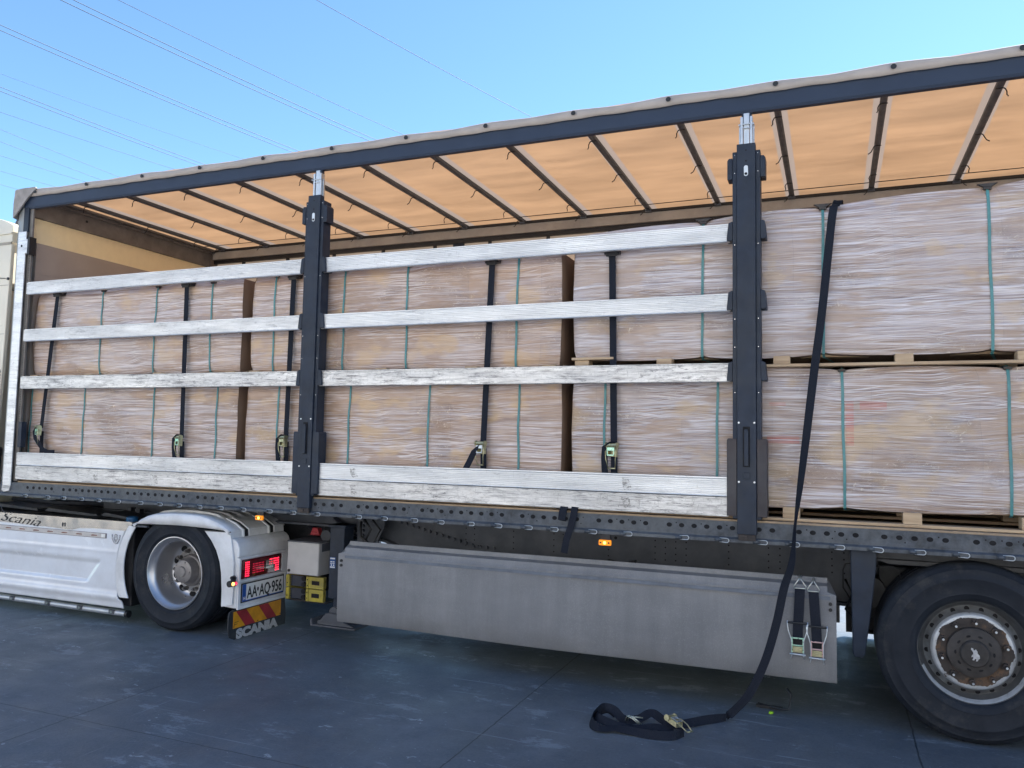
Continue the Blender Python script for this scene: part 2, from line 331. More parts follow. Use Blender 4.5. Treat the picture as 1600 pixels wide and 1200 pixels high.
def mk_ground():
    m = NT('worn_blue_grey_concrete')
    P = m.pos(); sep = m.n("ShaderNodeSeparateXYZ"); m.l(P, sep.inputs[0])
    big = m.noise(.55, detail=6, rough=.6); mid = m.noise(5, detail=8, rough=.7); fine = m.noise(60, detail=5, rough=.7)
    c = m.ramp(m.math('ADD', m.math('MULTIPLY', big, .65), m.math('MULTIPLY', mid, .35)), [(.36, (.050, .065, .085)), (.52, (.080, .098, .120)), (.68, (.135, .155, .180))])
    c = m.mix(m.ramp(fine, [(.35, 0.), (.75, .35)]), c, (.19, .21, .235))
    # pale scuffs and patches, stretched a little along the yard
    sc = m.noise(1, m.mapv((2.0, 4.5, 1)), detail=10, rough=.82, dist=.3)
    c = m.mix(m.ramp(sc, [(.56, 0.), (.60, .50)]), c, (.25, .29, .33))
    # scattered chips
    vo = m.n("ShaderNodeTexVoronoi"); vo.inputs["Scale"].default_value = 15; 
    dn = m.n("ShaderNodeTexNoise"); dn.inputs["Scale"].default_value = 14; dn.inputs["Detail"].default_value = 5; m.l(P, dn.inputs["Vector"])
    dv = m.n("ShaderNodeVectorMath", operation='MULTIPLY_ADD'); dv.inputs[1].default_value = (.13, .13, .0); m.l(dn.outputs["Color"], dv.inputs[0]); m.l(m.mapv((1, 1.6, 1)), dv.inputs[2])
    m.l(dv.outputs[0], vo.inputs["Vector"])
    ch = m.math('LESS_THAN', m.math('ADD', vo.outputs["Distance"], m.math('MULTIPLY', fine, .16)), .135)
    sel = m.math('GREATER_THAN', m.noise(3.1, detail=2), .50)
    c = m.mix(m.math('MULTIPLY', m.math('MULTIPLY', ch, sel), .85), c, (.42, .47, .50))
    vo2 = m.n('ShaderNodeTexVoronoi'); vo2.inputs['Scale'].default_value = 3.4; dv2 = m.n('ShaderNodeVectorMath', operation='MULTIPLY_ADD'); dv2.inputs[1].default_value = (.34, .34, .0); m.l(dn.outputs['Color'], dv2.inputs[0]); m.l(m.mapv((1, 1.9, 1)), dv2.inputs[2]); m.l(dv2.outputs[0], vo2.inputs['Vector'])
    chip = m.math('LESS_THAN', m.math('ADD', vo2.outputs['Distance'], m.math('MULTIPLY', m.noise(19, detail=6, rough=.8), .34)), .255)
    c = m.mix(m.math('MULTIPLY', m.math('MULTIPLY', chip, m.math('GREATER_THAN', m.noise(1.3, detail=2), .45)), .7), c, (.33, .37, .40))
    # dark oil stains
    oil = m.ramp(m.noise(1.1, detail=7, rough=.65), [(.60, 0.), (.72, .5)])
    c = m.mix(oil, c, (.030, .038, .052))
    # saw-cut joints every 2.25 m along x, 3.9 m along y
    wob = m.math('MULTIPLY', m.math('SUBTRACT', m.noise(9, detail=4), .5), .022)
    def joint(o, period, off, wd):
        v = m.math('ADD', m.math('SUBTRACT', o, off), wob)
        v = m.math('DIVIDE', v, period); v = m.math('SUBTRACT', v, m.math('ROUND', v)); v = m.math('ABSOLUTE', v)
        return m.math('LESS_THAN', v, wd/period)
    j = m.math('MAXIMUM', joint(sep.outputs[0], 2.26, 3.19, .0045), joint(sep.outputs[1], 3.9, -1.80, .0035))
    c = m.mix(m.math('MULTIPLY', j, .8), c, (.020, .024, .030))
    # thin long scratches
    s1 = m.noise(1, m.mapv((.8, 26, 1)), detail=5, rough=.6, dist=.5)
    c = m.mix(m.math('MULTIPLY', m.ramp(s1, [(.64, 0.), (.67, .6)]), m.ramp(big, [(.42, 0.), (.55, 1.)])), c, (.25, .29, .33))
    s6 = m.noise(1, m.mapv((22, 1.1, 1)), detail=5, rough=.6, dist=.6)
    c = m.mix(m.math('MULTIPLY', m.ramp(s6, [(.66, 0.), (.69, .5)]), m.ramp(m.noise(.8, detail=3), [(.45, 0.), (.6, 1.)])), c, (.25, .29, .33))
    m.set(Base_Color=c, Roughness=m.ramp(m.noise(2.2, detail=6), [(.35, .42), (.7, .72)]), Specular_IOR_Level=.45)
    h = m.math('ADD', m.math('MULTIPLY', mid, .6), m.math('MULTIPLY', fine, .35)); h = m.math('SUBTRACT', h, m.math('MULTIPLY', j, .6))
    m.bump(h, .4, .012)
    return m.m
M['ground'] = mk_ground()

# ------------------------------------------------------------------ mesh helpers
class MB:
    def __init__(s): s.v = []; s.f = []; s.mi = []; s.cur = 0
    def mat(s, i): s.cur = i; return s
    def add(s, vs, fs):
        o = len(s.v); s.v += [tuple(v) for v in vs]
        for f in fs: s.f.append([o+i for i in f]); s.mi.append(s.cur)
        return s
    def box(s, x0, x1, y0, y1, z0, z1):
        vs = [(x, y, z) for x in (x0, x1) for y in (y0, y1) for z in (z0, z1)]
        return s.add(vs, [(0, 1, 3, 2), (4, 6, 7, 5), (0, 4, 5, 1), (2, 3, 7, 6), (0, 2, 6, 4), (1, 5, 7, 3)])
    def prism(s, pts, a, b, axis='y'):
        # pts: 2D outline; extruded from a to b along axis. axis y: (x,z); x: (y,z); z: (x,y)
        def mk(p, t):
            if axis == 'y': return (p[0], t, p[1])
            if axis == 'x': return (t, p[0], p[1])
            return (p[0], p[1], t)
        n = len(pts)
        vs = [mk(p, a) for p in pts] + [mk(p, b) for p in pts]
        fs = [list(range(n))[::-1], list(range(n, 2*n))] + [(i, (i+1) % n, n+(i+1) % n, n+i) for i in range(n)]
        return s.add(vs, fs)
    def disc(s, c, r, nrm='y', seg=14, sx=1.0):
        vs = []
        for i in range(seg):
            t = -2*PI*i/seg
            a, b = r*sx*math.cos(t), r*math.sin(t)
            vs.append({'y': (c[0]+a, c[1], c[2]+b), 'x': (c[0], c[1]+a, c[2]+b), 'z': (c[0]+a, c[1]+b, c[2])}[nrm])
        return s.add(vs, [list(range(seg))])
    def cyl(s, c, r, d, axis='y', seg=16, r2=None):
        r2 = r if r2 is None else r2; vs = []
        for k, (rr, dd) in enumerate(((r, -d/2), (r2, d/2))):
            for i in range(seg):
                t = 2*PI*i/seg; a, b = rr*math.cos(t), rr*math.sin(t)
                vs.append({'y': (c[0]+a, c[1]+dd, c[2]+b), 'x': (c[0]+dd, c[1]+a, c[2]+b), 'z': (c[0]+a, c[1]+b, c[2]+dd)}[axis])
        fs = [list(range(seg))[::-1], list(range(seg, 2*seg))] + [(i, (i+1) % seg, seg+(i+1) % seg, seg+i) for i in range(seg)]
        return s.add(vs, fs)
    def lathe(s, prof, c, seg=64, a0=0., a1=2*PI):
        # axis y through c; prof = (r, y)
        full = abs(a1-a0-2*PI) < 1e-6; n = seg if full else seg+1; m = len(prof); vs = []
        for i in range(n):
            t = a0+(a1-a0)*i/seg
            for r, y in prof: vs.append((c[0]+r*math.cos(t), c[1]+y, c[2]+r*math.sin(t)))
        fs = []
        for i in range(seg):
            j = (i+1) % n
            for k in range(m-1): fs.append((i*m+k, i*m+k+1, j*m+k+1, j*m+k))
        return s.add(vs, fs)
    def tube(s, path, r, seg=8, closed=False):
        path = [Vector(p) for p in path]; n = len(path); vs = []
        up = Vector((.013, .021, 1))
        for i, p in enumerate(path):
            if closed: d = path[(i+1) % n]-path[i-1]
            else: d = path[min(i+1, n-1)]-path[max(i-1, 0)]
            d.normalize(); u = up if abs(d.dot(Vector((0, 0, 1)))) < .95 else Vector((0, 1, .01))
            a = d.cross(u).normalized(); b = a.cross(d)
            rr = r[i] if isinstance(r, (list, tuple)) else r
            for k in range(seg):
                t = 2*PI*k/seg; q = p+a*rr*math.cos(t)+b*rr*math.sin(t); vs.append(q[:])
        fs = []
        for i in range(n if closed else n-1):
            j = (i+1) % n
            for k in range(seg): fs.append((i*seg+k, i*seg+(k+1) % seg, j*seg+(k+1) % seg, j*seg+k))
        if not closed: fs += [list(range(seg))[::-1], [(n-1)*seg+k for k in range(seg)]]
        return s.add(vs, fs)
    def ribbon(s, path, width, th=.003):
        # path: list of (point, width_direction) ; thin strap with real thickness
        n = len(path); pts = [Vector(p) for p, _ in path]; vs = []
        for i, (p, wd) in enumerate(path):
            p = Vector(p); wd = Vector(wd).normalized()
            d = (pts[min(i+1, n-1)]-pts[max(i-1, 0)]).normalized()
            nn = d.cross(wd).normalized(); wv = nn.cross(d).normalized()
            for a, b in ((-1, -1), (1, -1), (1, 1), (-1, 1)): vs.append((p+wv*a*width/2+nn*b*th/2)[:])
        fs = [(0, 1, 2, 3), [4*(n-1)+k for k in (3, 2, 1, 0)]]
        for i in range(n-1):
            for k in range(4): fs.append((4*i+k, 4*(i+1)+k, 4*(i+1)+(k+1) % 4, 4*i+(k+1) % 4))
        return s.add(vs, fs)
    def build(s, name, mats, parent=None, bevel=0., smooth=False, auto=None, merge=False, loc=None):
        me = bpy.data.meshes.new(name); me.from_pydata(s.v, [], s.f)
        if not isinstance(mats, (list, tuple)): mats = [mats]
        for m in mats: me.materials.append(M[m] if isinstance(m, str) else m)
        for p, i in zip(me.polygons, s.mi): p.material_index = i
        bm = bmesh.new(); bm.from_mesh(me)
        if merge: bmesh.ops.remove_doubles(bm, verts=bm.verts, dist=1e-4)
        bmesh.ops.recalc_face_normals(bm, faces=bm.faces)
        if smooth or auto:
            ang = auto or PI
            for f in bm.faces: f.smooth = True
            for e in bm.edges:
                if len(e.link_faces) == 2 and e.calc_face_angle(0) > ang: e.smooth = False
        bm.to_mesh(me); bm.free()
        o = bpy.data.objects.new(name, me); COL.objects.link(o)
        if parent: o.parent = parent; o.matrix_parent_inverse = Matrix()
        if loc: o.location = loc
        if bevel:
            b = o.modifiers.new('bevel', 'BEVEL'); b.width = bevel; b.segments = 2; b.limit_method = 'ANGLE'; b.angle_limit = math.radians(35)
            b.harden_normals = False
        return o

def empty(name, loc=(0, 0, 0), label=None, cat=None, group=None):
    o = bpy.data.objects.new(name, None); COL.objects.link(o); o.location = loc; o.empty_display_size = .1
    tag(o, label, cat, group); return o
def tag(o, label=None, cat=None, group=None, kind=None):
    if label: o['label'] = label
    if cat: o['category'] = cat
    if group: o['group'] = group
    if kind: o['kind'] = kind
    return o
def copy_tree(o, parent=None):
    c = o.copy(); COL.objects.link(c)
    if parent: c.parent = parent
    for ch in list(o.children): copy_tree(ch, c)
    return c

def text_obj(name, s, size, origin, X, Y, mat, parent, ext=.0012, bold=0., sx=1., shear=0., track=1., align='LEFT'):
    cu = bpy.data.curves.new(name, 'FONT'); cu.body = s; cu.size = size; cu.extrude = ext; cu.offset = bold; cu.shear = shear
    cu.space_character = track; cu.align_x = align
    t = bpy.data.objects.new(name+'_tmp', cu); COL.objects.link(t)
    bpy.context.view_layer.update()
    me = bpy.data.meshes.new_from_object(t.evaluated_get(bpy.context.evaluated_depsgraph_get()))
    bpy.data.objects.remove(t)
    X = Vector(X).normalized(); Y = Vector(Y).normalized(); Z = X.cross(Y)
    for v in me.vertices: v.co = X*v.co.x*sx + Y*v.co.y + Z*v.co.z
    me.materials.clear(); me.materials.append(M[mat])
    o = bpy.data.objects.new(name, me); COL.objects.link(o); o.location = origin
    if parent: o.parent = parent
    return o

# ================================================================== ground
g = MB(); N = 1
g.add([(-400, -400, 0), (400, -400, 0), (400, 400, 0), (-400, 400, 0)], [(0, 1, 2, 3)])
tag(g.build('ground', 'ground'), kind='structure')
g = MB(); g.box(-60, 60, -14, -6.4, -.02, .004)  # pale strip added behind the camera to bounce sunlight onto the trailer
tag(g.build('bounce_apron', basic('pale_concrete', (.42, .40, .37), .8, var=.15, vscale=3)), kind='structure')

# ================================================================== trailer
L = 13.6; WID = 2.55
TR = empty('curtain_side_trailer', (0, 0, 0), 'long curtain side trailer with its side open, tan roof and dark posts, loaded with pallets', 'trailer')

# floor
mb = MB(); mb.box(.02, L-.02, .055, WID-.05, 1.115, 1.168)
mb.build('floor', 'deck', TR)
mb = MB(); mb.box(.14, L-.1, .0, .052, 1.150, 1.180)
mb.build('floor_edge_board', 'edgewood', TR, bevel=.003)

# outer side rail with punched holes
mb = MB()
mb.prism([(-.02, 1.168), (-.02, 1.072), (-.034, 1.060), (-.034, 1.040), (.05, 1.040), (.05, 1.05), (-.006, 1.065), (-.006, 1.168)], -.06, L, 'x')
mb.mat(1)
rnd = random.Random(3)
x = .31; k = 0
while x < L-.2:
    n = rnd.choice((5, 5, 6, 9, 3))
    for j in range(n):
        mb.disc((x, -.0215, 1.127), .0140, sx=1.25)
        if rnd.random() < .5: mb.disc((x+.045, -.0215, 1.142), .0042)
        if rnd.random() < .2: mb.disc((x+.03, -.0215, 1.10), .0042)
        x += .0795
    x += .075
mb.build('side_rail', ['steel_rail', 'hole'], TR, auto=.5)
mb = MB(); mb.box(-.02, L, WID-.03, WID, 1.04, 1.168); mb.build('side_rail', 'steel_rail', TR)
rail = [o for o in TR.children if o.name.startswith('side_rail')][0]
# lashing rings folded against the lip
ringx = [0.303, 0.6, 0.807, 1.033, 1.246, 1.478, 1.741, 1.96, 2.174, 2.397, 2.621, 2.853, 3.115, 3.346, 3.571, 3.95, 4.175, 4.432, 4.649, 4.889, 5.103, 5.33, 5.518, 5.791, 6.032, 6.40, 6.649, 6.88, 7.067, 7.32, 7.529, 7.75, 7.97, 8.19]
rb = MB(); pts = []
for i in range(13):
    t = PI/2+PI*i/12; pts.append((-.022+.013*math.cos(t), -.0375, .013*math.sin(t)))
pts = [(.022, -.0365, .012)]+pts+[(.022, -.0365, -.012)]
rb.tube(pts, .0030, 6); rb.mat(1); rb.box(.012, .05, -.043, -.034, -.011, .011)
ring0 = rb.build('lashing_ring', ['galv', 'steel_rail'], rail, smooth=True)
for i, xx in enumerate(ringx):
    o = ring0 if i == 0 else ring0.copy()
    if i: COL.objects.link(o); o.parent = rail
    rr = rnd.uniform(-.06, .06)
    flip = PI if rnd.random() < .3 else 0
    o.location = (xx, 0 if not flip else 0, 1.051)
    o.rotation_euler = (0, rr, 0)
    if flip: o.scale = (-1, 1, 1)

# main chassis beams
def beam(y):
    mb = MB()
    up = 1.035
    # web: deep behind, shallow neck ahead of the landing legs
    mb.prism([(.55, up), (L-.3, up), (L-.3, .62), (4.35, .62), (3.85, .80), (3.3, .90), (.55, .90)], y, y+.014, 'y')
    mb.prism([(4.35, .62), (L-.3, .62), (L-.3, .600), (4.35, .600), (3.84, .782), (3.3, .882), (.55, .882), (.55, .90), (3.3, .90), (3.85, .80)], y-.06, y+.07, 'y')
    mb.box(.55, L-.3, y-.06, y+.07, up, up+.02)
    if y < 1.2:
        mb.mat(1); r = random.Random(5)
        xx = 4.55
        while xx < 8.6:
            n = r.choice((1, 2, 2, 4))
            for q in range(n):
                rows = 5
                for k in range(rows): mb.disc((xx, y-.0015, .985-.045*k), .0055, seg=8)
                xx += .075
            if r.random() < .4: mb.disc((xx-.02, y-.0015, .94), .012, seg=10)
            xx += r.uniform(.12, .30)
        mb.mat(0)
        for i in range(14):
            mb.cyl((3.95+i*.055, y-.012, .955-.012*i-.0*i), .013, .02, 'y', 8)
        for i in range(5): mb.cyl((3.75, y-.012, .86+.035*i), .010, .02, 'y', 8)
        for i in range(4): mb.cyl((4.62+i*.06, y-.012, .80), .012, .02, 'y', 8)
    return mb
beam(.62).build('chassis_beam', ['frame', 'hole'], TR)
beam(1.86).build('chassis_beam', ['frame', 'hole'], TR)
# cross members and outriggers
for i in range(20):
    xx = .62+i*.66
    mb = MB(); mb.box(xx, xx+.05, -.0, 2.52, 1.045, 1.105); mb.build('cross_member', 'frame', TR)
# underside plates of neck
mb = MB(); mb.box(.3, 3.5, .7, 1.85, .965, 1.03); mb.build('coupling_plate', 'frame', TR, bevel=.004)
# brackets under the rail, air lines and pneumatics seen between the legs
mb = MB()
mb.prism([(3.60, 1.04), (3.86, 1.04), (3.86, .92), (3.80, .80), (3.62, .72), (3.60, .72)], .50, .53, 'y')
mb.prism([(.45, 1.04), (.62, 1.04), (.62, .98)], 3.62, 3.635, 'x')
for i in range(7): mb.cyl((3.66, .49, .76+i*.04), .014, .03, 'y', 8)
mb.build('leg_bracket', 'frame', TR, bevel=.002)
for k, (pth, r) in enumerate([([(3.70, .45, .98), (3.78, .42, .90), (3.72, .43, .80), (3.80, .45, .72), (3.95, .47, .68)], .011),
        ([(3.74, .47, 1.0), (3.86, .44, .90), (3.80, .42, .78), (3.92, .43, .70)], .009),
        ([(3.68, .43, .96), (3.70, .40, .84), (3.86, .42, .73), (4.1, .5, .70)], .012),
        ([(5.75, .55, .78), (5.95, .52, .74), (6.15, .53, .76), (6.35, .53, .735), (6.55, .53, .735)], .014),
        ([(5.2, .56, .74), (5.7, .55, .725), (6.1, .55, .72), (6.6, .55, .71)], .010),
        ([(7.36, .40, .80), (7.40, .35, .72), (7.36, .36, .62), (7.45, .45, .50), (7.55, .5, .45)], .008)]):
    MB().tube(pth, r, 8).build('air_hose', 'black', TR, smooth=True)
mb = MB(); mb.box(6.02, 6.13, .50, .60, .71, .76); mb.cyl((6.36, .53, .73), .028, .26, 'x', 12); mb.prism([(5.80, .70), (5.94, .70), (5.96, .80), (5.90, .785)], .50, .56, 'y'); mb.box(6.52, 6.545, .49, .6, .69, .76)
mb.build('air_valve', 'black', TR, bevel=.003)
# dark suspension mass behind the guard bracket
mb = MB(); mb.box(7.56, 7.78, .42, .62, .52, .90); mb.cyl((7.50, .45, .74), .10, .22, 'y', 20); mb.box(7.40, 7.56, .50, .60, .55, .62); mb.box(7.62, 8.9, .60, .80, .42, .56)
mb.cyl((7.62, 1.5, .62), .20, 1.0, 'y', 24)  # unseen tank shape added to block the bright ground in the gap
mb.build('suspension_hanger', 'black', TR, bevel=.006)
MB().tube([(7.52, .16, .93), (7.62, .16, .935), (7.66, .16, .91), (7.67, .16, .80)], .005, 6).tube([(7.40, .18, .935), (7.36, .18, .93), (7.345, .18, .89), (7.345, .2, .78), (7.39, .25, .70)], .005, 6).build('bracket_wire', 'black', TR, smooth=True)

# landing legs
def landing_leg(y, nm='landing_leg'):
    mb = MB()
    mb.box(3.435, 3.575, y, y+.14, .33, .93)
    mb.box(3.42, 3.59, y-.012, y+.152, .905, .93)
    mb.box(3.465, 3.545, y+.03, y+.11, .20, .33)
    mb.disc((3.53, y-.0015, .87), .012)
    leg = mb.build(nm, 'steel_dark', TR, bevel=.006)
    f = MB()
    f.cyl((3.49, y+.07, .215), .045, .13, 'y', 16)
    f.prism([(3.36, .148), (3.385, .152), (3.44, .215), (3.55, .215), (3.62, .152), (3.70, .130), (3.70, .118), (3.36, .118)], y-.03, y+.0, 'y')
    f.prism([(3.36, .148), (3.385, .152), (3.44, .215), (3.55, .215), (3.62, .152), (3.70, .130), (3.70, .118), (3.36, .118)], y+.14, y+.17, 'y')
    f.box(3.31, 3.74, y-.06, y+.20, .108, .122)
    f.prism([(3.31, .122), (3.31, .165), (3.325, .165), (3.335, .122)], y-.06, y+.2, 'y')
    f.build('foot', 'frame', leg, bevel=.003)
    return leg
leg1 = landing_leg(.35); landing_leg(2.05)
st = MB(); st.box(3.445, 3.50, .3465, .349, .575, .665)
stk = st.build('sticker', 'sticker_blue', leg1)
st = MB()
for j, (a, b) in enumerate(((.649, .660), (.624, .631), (.612, .617), (.578, .590))):
    for q in range(4 if j in (0, 3) else 2):
        wdt = .048/(4 if j in (0, 3) else 2)
        st.box(3.449+q*wdt, 3.449+q*wdt+wdt*.78, .3450, .3466, a, b)
st.cyl((3.461, .3458, .601), .006, .0014, 'y', 10); st.cyl((3.484, .3458, .601), .006, .0014, 'y', 10)
st.build('sticker_print', 'sticker_white', stk)
MB().box(3.45, 3.58, .49, 2.05, .52, .56).build('leg_cross_bar', 'frame', TR)

# side guard (long grey aerodynamic panel)
mb = MB()
prof = [(.050, .232), (.040, .26), (.036, .50), (.040, .752), (.052, .768), (.060, .800), (.115, .812), (.120, .842), (.135, .842), (.135, .80), (.075, .75), (.065, .26), (.068, .232)]
nx = 60
vs = []
for i in range(nx+1):
    t = i/nx; xx = 3.735+(7.305-3.735)*t
    for y, z in prof:
        zz = z
        if z < .25: zz = z - .008*math.sin(PI*t) + .002*math.sin(11*t)       # sagging lower edge
        inset = 0
        xa = xx
        if z > .76: xa = xx + (.05 if i == 0 else 0) - (.05 if i == nx else 0)
        vs.append((xa, y + .006*math.sin(7*t+z*4), zz))
m_ = len(prof); fs = []
for i in range(nx):
    for k in range(m_): fs.append((i*m_+k, i*m_+(k+1) % m_, (i+1)*m_+(k+1) % m_, (i+1)*m_+k))
fs.append(list(range(m_))); fs.append([nx*m_+k for k in range(m_)][::-1])
mb.add(vs, fs)
guard = mb.build('side_guard', 'skirt', TR, auto=.5)
b = MB(); b.box(3.80, 7.27, .0295, .0352, .722, .744); 
b.build('guard_trim', basic('blue_grey_trim', (.12, .14, .175), .5), guard)
b = MB()
for zz in (.70, .665): b.cyl((3.765, .036, zz), .011, .012, 'y', 10); b.cyl((7.272, .036, zz-.0), .011, .012, 'y', 10)
b.build('guard_rivet', 'black', guard)
b = MB()
for cc in (4.0, 5.4, 6.9): b.box(cc, cc+.05, .07, .62, .69, .74)
b.build('guard_bracket', 'frame', TR)
# far side guard, plus an unseen panel added to block sunlight in the gap
MB().box(7.382, 9.2, WID-.12, WID-.10, .04, .95).build('far_sun_blocker', 'black', TR)
MB().box(3.7, 7.335, WID-.08, WID-.04, .10, .86).build('side_guard', 'skirt', TR, bevel=.01)

# mudguard bracket arm (tapered)
mb = MB()
vs = []
for z, x0, x1, y0, y1 in ((1.04, 7.385, 7.530, .03, .20), (.92, 7.388, 7.525, .03, .19), (.62, 7.392, 7.490, .04, .16), (.42, 7.394, 7.462, .05, .14), (.395, 7.404, 7.450, .06, .13)):
    vs += [(x0, y0, z), (x1, y0, z), (x1, y1, z), (x0, y1, z)]
fs = [(0, 1, 2, 3), (16, 19, 18, 17)]
for i in range(4):
    for k in range(4): fs.append((4*i+k, 4*i+(k+1) % 4, 4*(i+1)+(k+1) % 4, 4*(i+1)+k))
mb.add(vs, fs); mb.build('guard_arm', 'steel_dark', TR, bevel=.006, auto=.6)
# mudguard / dark beam above wheels
mb = MB(); mb.box(7.50, 11.6, .10, .60, .985, 1.036); mb.prism([(7.50, .985), (11.6, .985), (11.6, .955), (7.6, .955)], .09, .13, 'y')
mb.build('wheel_well_beam', 'black', TR, bevel=.004)

# amber side markers
def marker(xx, w2=.042, y=-.03, z=.985):
    t = MB(); t.box(xx-.03, xx+.03, y, y+.012, z+.02, 1.045)
    br = t.build('marker_bracket', 'black', TR)
    mb = MB(); mb.box(xx-w2, xx+w2, y-.022, y, z-.018, z+.018)
    o = mb.build('marker_lamp', 'amber', TR, bevel=.005)
    c = MB(); c.mat(0).disc((xx+.0, y-.0235, z), .010, sx=1.0); c.build('lamp_core', 'amber_core', o)
    c = MB(); c.cyl((xx-w2+.014, y-.022, z), .006, .004, 'y', 10); c.cyl((xx+w2-.014, y-.022, z), .006, .004, 'y', 10); c.build('lamp_screw', 'black', o)
marker(5.885); marker(3.02, .036, -.02, .993)

# front corner post and front wall
mb = MB(); mb.prism([(-.10, .06), (-.085, .005), (-.05, -.018), (.02, -.018), (.02, .10), (-.10, .10)], 1.05, 3.94, 'z')
mb.build('front_corner_post', basic('grey_post_paint', (.27, .275, .27), .4, var=.12), TR, auto=.6)
mb = MB(); mb.box(-.022, .086, -.032, -.019, 1.135, 3.58)
fp = mb.build('front_post_strip', 'alu', TR, bevel=.003)
mb = MB(); mb.disc((.034, -.0335, 3.44), .012); 
mb.build('bolt_hole', 'hole', fp)
mb = MB(); mb.prism([(-.03, 1.135), (.086, 1.135), (.07, 1.09), (.0, 1.075), (-.03, 1.09)], -.030, -.018, 'y'); mb.build('post_foot', 'alu_dirty', fp)
# perforated inner post
mb = MB(); mb.box(.022, .128, .0, .016, 1.18, 3.90); mb.mat(1)
for i in range(78): mb.disc((.108, -.0015, 1.72+i*.0235), .0042, seg=8)
mb.build('perforated_post', [basic('brown_grey_post', (.16, .145, .13), .5), 'hole'], TR)
mb = MB(); mb.box(.02, .085, -.018, -.001, 3.581, 3.90); mb.build('post_liner', 'steel_dark', TR)
mb = MB(); mb.box(.088, .125, -.045, -.002, 3.36, 3.50)
mb.build('slat_pocket', ['alu'], TR, bevel=.003)
MB().box(.126, .150, -.040, .03, 3.35, 3.52).build('slat_pocket', 'black', TR)
MB().box(.130, .175, -.02, .03, 1.50, 1.74).build('slat_pocket', 'steel_dark', TR)
# front wall
mb = MB(); mb.box(.0, .06, .102, WID-.06, 1.10, 3.50); mb.box(.061, .064, .10, WID-.1, 3.20, 3.2035)
mb.build('front_wall', basic('brown_grey_wall', (.36, .30, .26), .6, var=.1, vscale=2), TR)
mb = MB(); mb.box(.0, .05, .02, WID-.04, 3.501, 3.742)
mb.build('wall_light_strip', mk_tarp('amber_translucent_sheet', (.95, .80, .52), (.9, .8, .6), .15, 9.), TR)
mb = MB(); mb.box(.0, .085, .02, WID-.02, 3.743, 3.93); mb.box(.086, .12, .05, WID-.1, 3.905, 3.93); mb.box(.086, .16, .05, WID-.1, 3.934, 3.955)
mb.mat(1).cyl((.086, .62, 3.85), .013, .006, 'x', 10)
mb.build('wall_top_beam', [basic('dark_brown_beam', (.16, .145, .135), .55), 'hole'], TR, bevel=.002)
for yy in (WID-.10,):
    MB().box(.0, .11, yy-.06, yy+.04, 1.1, 3.90).build('far_corner_post', basic('brown_post', (.15, .12, .10), .5), TR)

# near roof rail, valance, bolts
mb = MB(); mb.prism([(-.020, 3.925), (-.020, 3.822), (-.010, 3.806), (.030, 3.806), (.030, 3.925)], .02, L, 'x')
mb.build('roof_rail', basic('slate_roof_rail', (.026, .040, .070), .5, spec=.3, var=.1, vscale=2), TR, auto=.4)
bolts = [.190, 0.874, 1.567, 2.234, 2.915, 3.597, 4.278, 4.947, 5.624, 6.292, 6.977, 7.658, 8.327]+[8.327+.675*i for i in range(1, 8)]
mb = MB(); vs = []; nx = 272
def rooftop(x):
    d = min(abs(x-b) for b in bolts); return 3.990 - .013*min(1, d/.33)**1.2 + .003*math.sin(x*5.1)
for i in range(nx+1):
    xx = -.04+(L+.04)*i/nx; zt = rooftop(xx); rp = .0025*math.sin(xx*23)+.002*math.sin(xx*9)
    for y, z in ((-.036+rp, 3.916+rp), (-.038+rp, 3.95), (-.036, zt-.008), (-.026, zt), (.02, zt+.004), (.02, zt-.004), (-.022, zt-.012), (-.028, 3.95), (-.027, 3.918+rp)):
        vs.append((xx, y, z))
fs = []
for i in range(nx):
    for k in range(9): fs.append((9*i+k, 9*i+(k+1) % 9, 9*(i+1)+(k+1) % 9, 9*(i+1)+k))
mb.add(vs, fs)
val = mb.build('roof_edge_fabric', 'tan', TR, smooth=True)
mb = MB()
mb.cyl((0, 0, 0), .017, .012, 'y', 12, r2=.011); eb0 = mb.build('edge_bolt', 'black', val)
for i, bx in enumerate(bolts):
    o = eb0 if i == 0 else eb0.copy()
    if i: COL.objects.link(o); o.parent = val
    o.location = (bx, -.044, 3.957)
# corner cap: fabric folded over the front corner
mb = MB()
cap = [(-.075, 3.995), (.02, 4.003), (.20, 4.0), (.215, 3.985), (.10, 3.90), (.0, 3.80), (-.06, 3.74), (-.085, 3.72), (-.09, 3.86)]
mb.prism(cap, -.055, -.040, 'y')
mb.add([(-.075, -.05, 3.995), (-.09, -.05, 3.86), (-.085, -.05, 3.72), (-.12, .10, 3.70), (-.125, .12, 3.97), (-.06, .15, 4.0)], [(0, 1, 2, 3, 4), (0, 4, 5)])
mb.build('corner_cap', basic('grey_brown_corner_fabric', (.30, .27, .25), .7, var=.2, vscale=14, bump=.3), TR, auto=.6)
# roof tarpaulin: real sheet, sagging a little between the bows
bowx = [2.9515-.6683*4+.6683*i for i in range(20)]
mb = MB(); vs = []; nx = 200; ny = 14
for i in range(nx+1):
    xx = -.04+(L+.04)*i/nx; d = min(abs(xx-b) for b in bowx)
    for j in range(ny+1):
        t = j/ny; yy = .0+(WID-.02)*t
        zz = 3.992-.014*math.sin(min(1, d/.33)*PI/2)*math.sin(PI*min(1, max(0, t)))+.0035*math.sin(xx*11+yy*2.3)*math.sin(yy*5+xx)*min(1, d/.1)
        vs.append((xx, yy, zz))
for i in range(nx):
    for j in range(ny): mb.f.append((i*(ny+1)+j, (i+1)*(ny+1)+j, (i+1)*(ny+1)+j+1, i*(ny+1)+j+1)); mb.mi.append(0)
mb.v = vs
mb.build('roof_tarpaulin', 'tarp', TR, smooth=True)
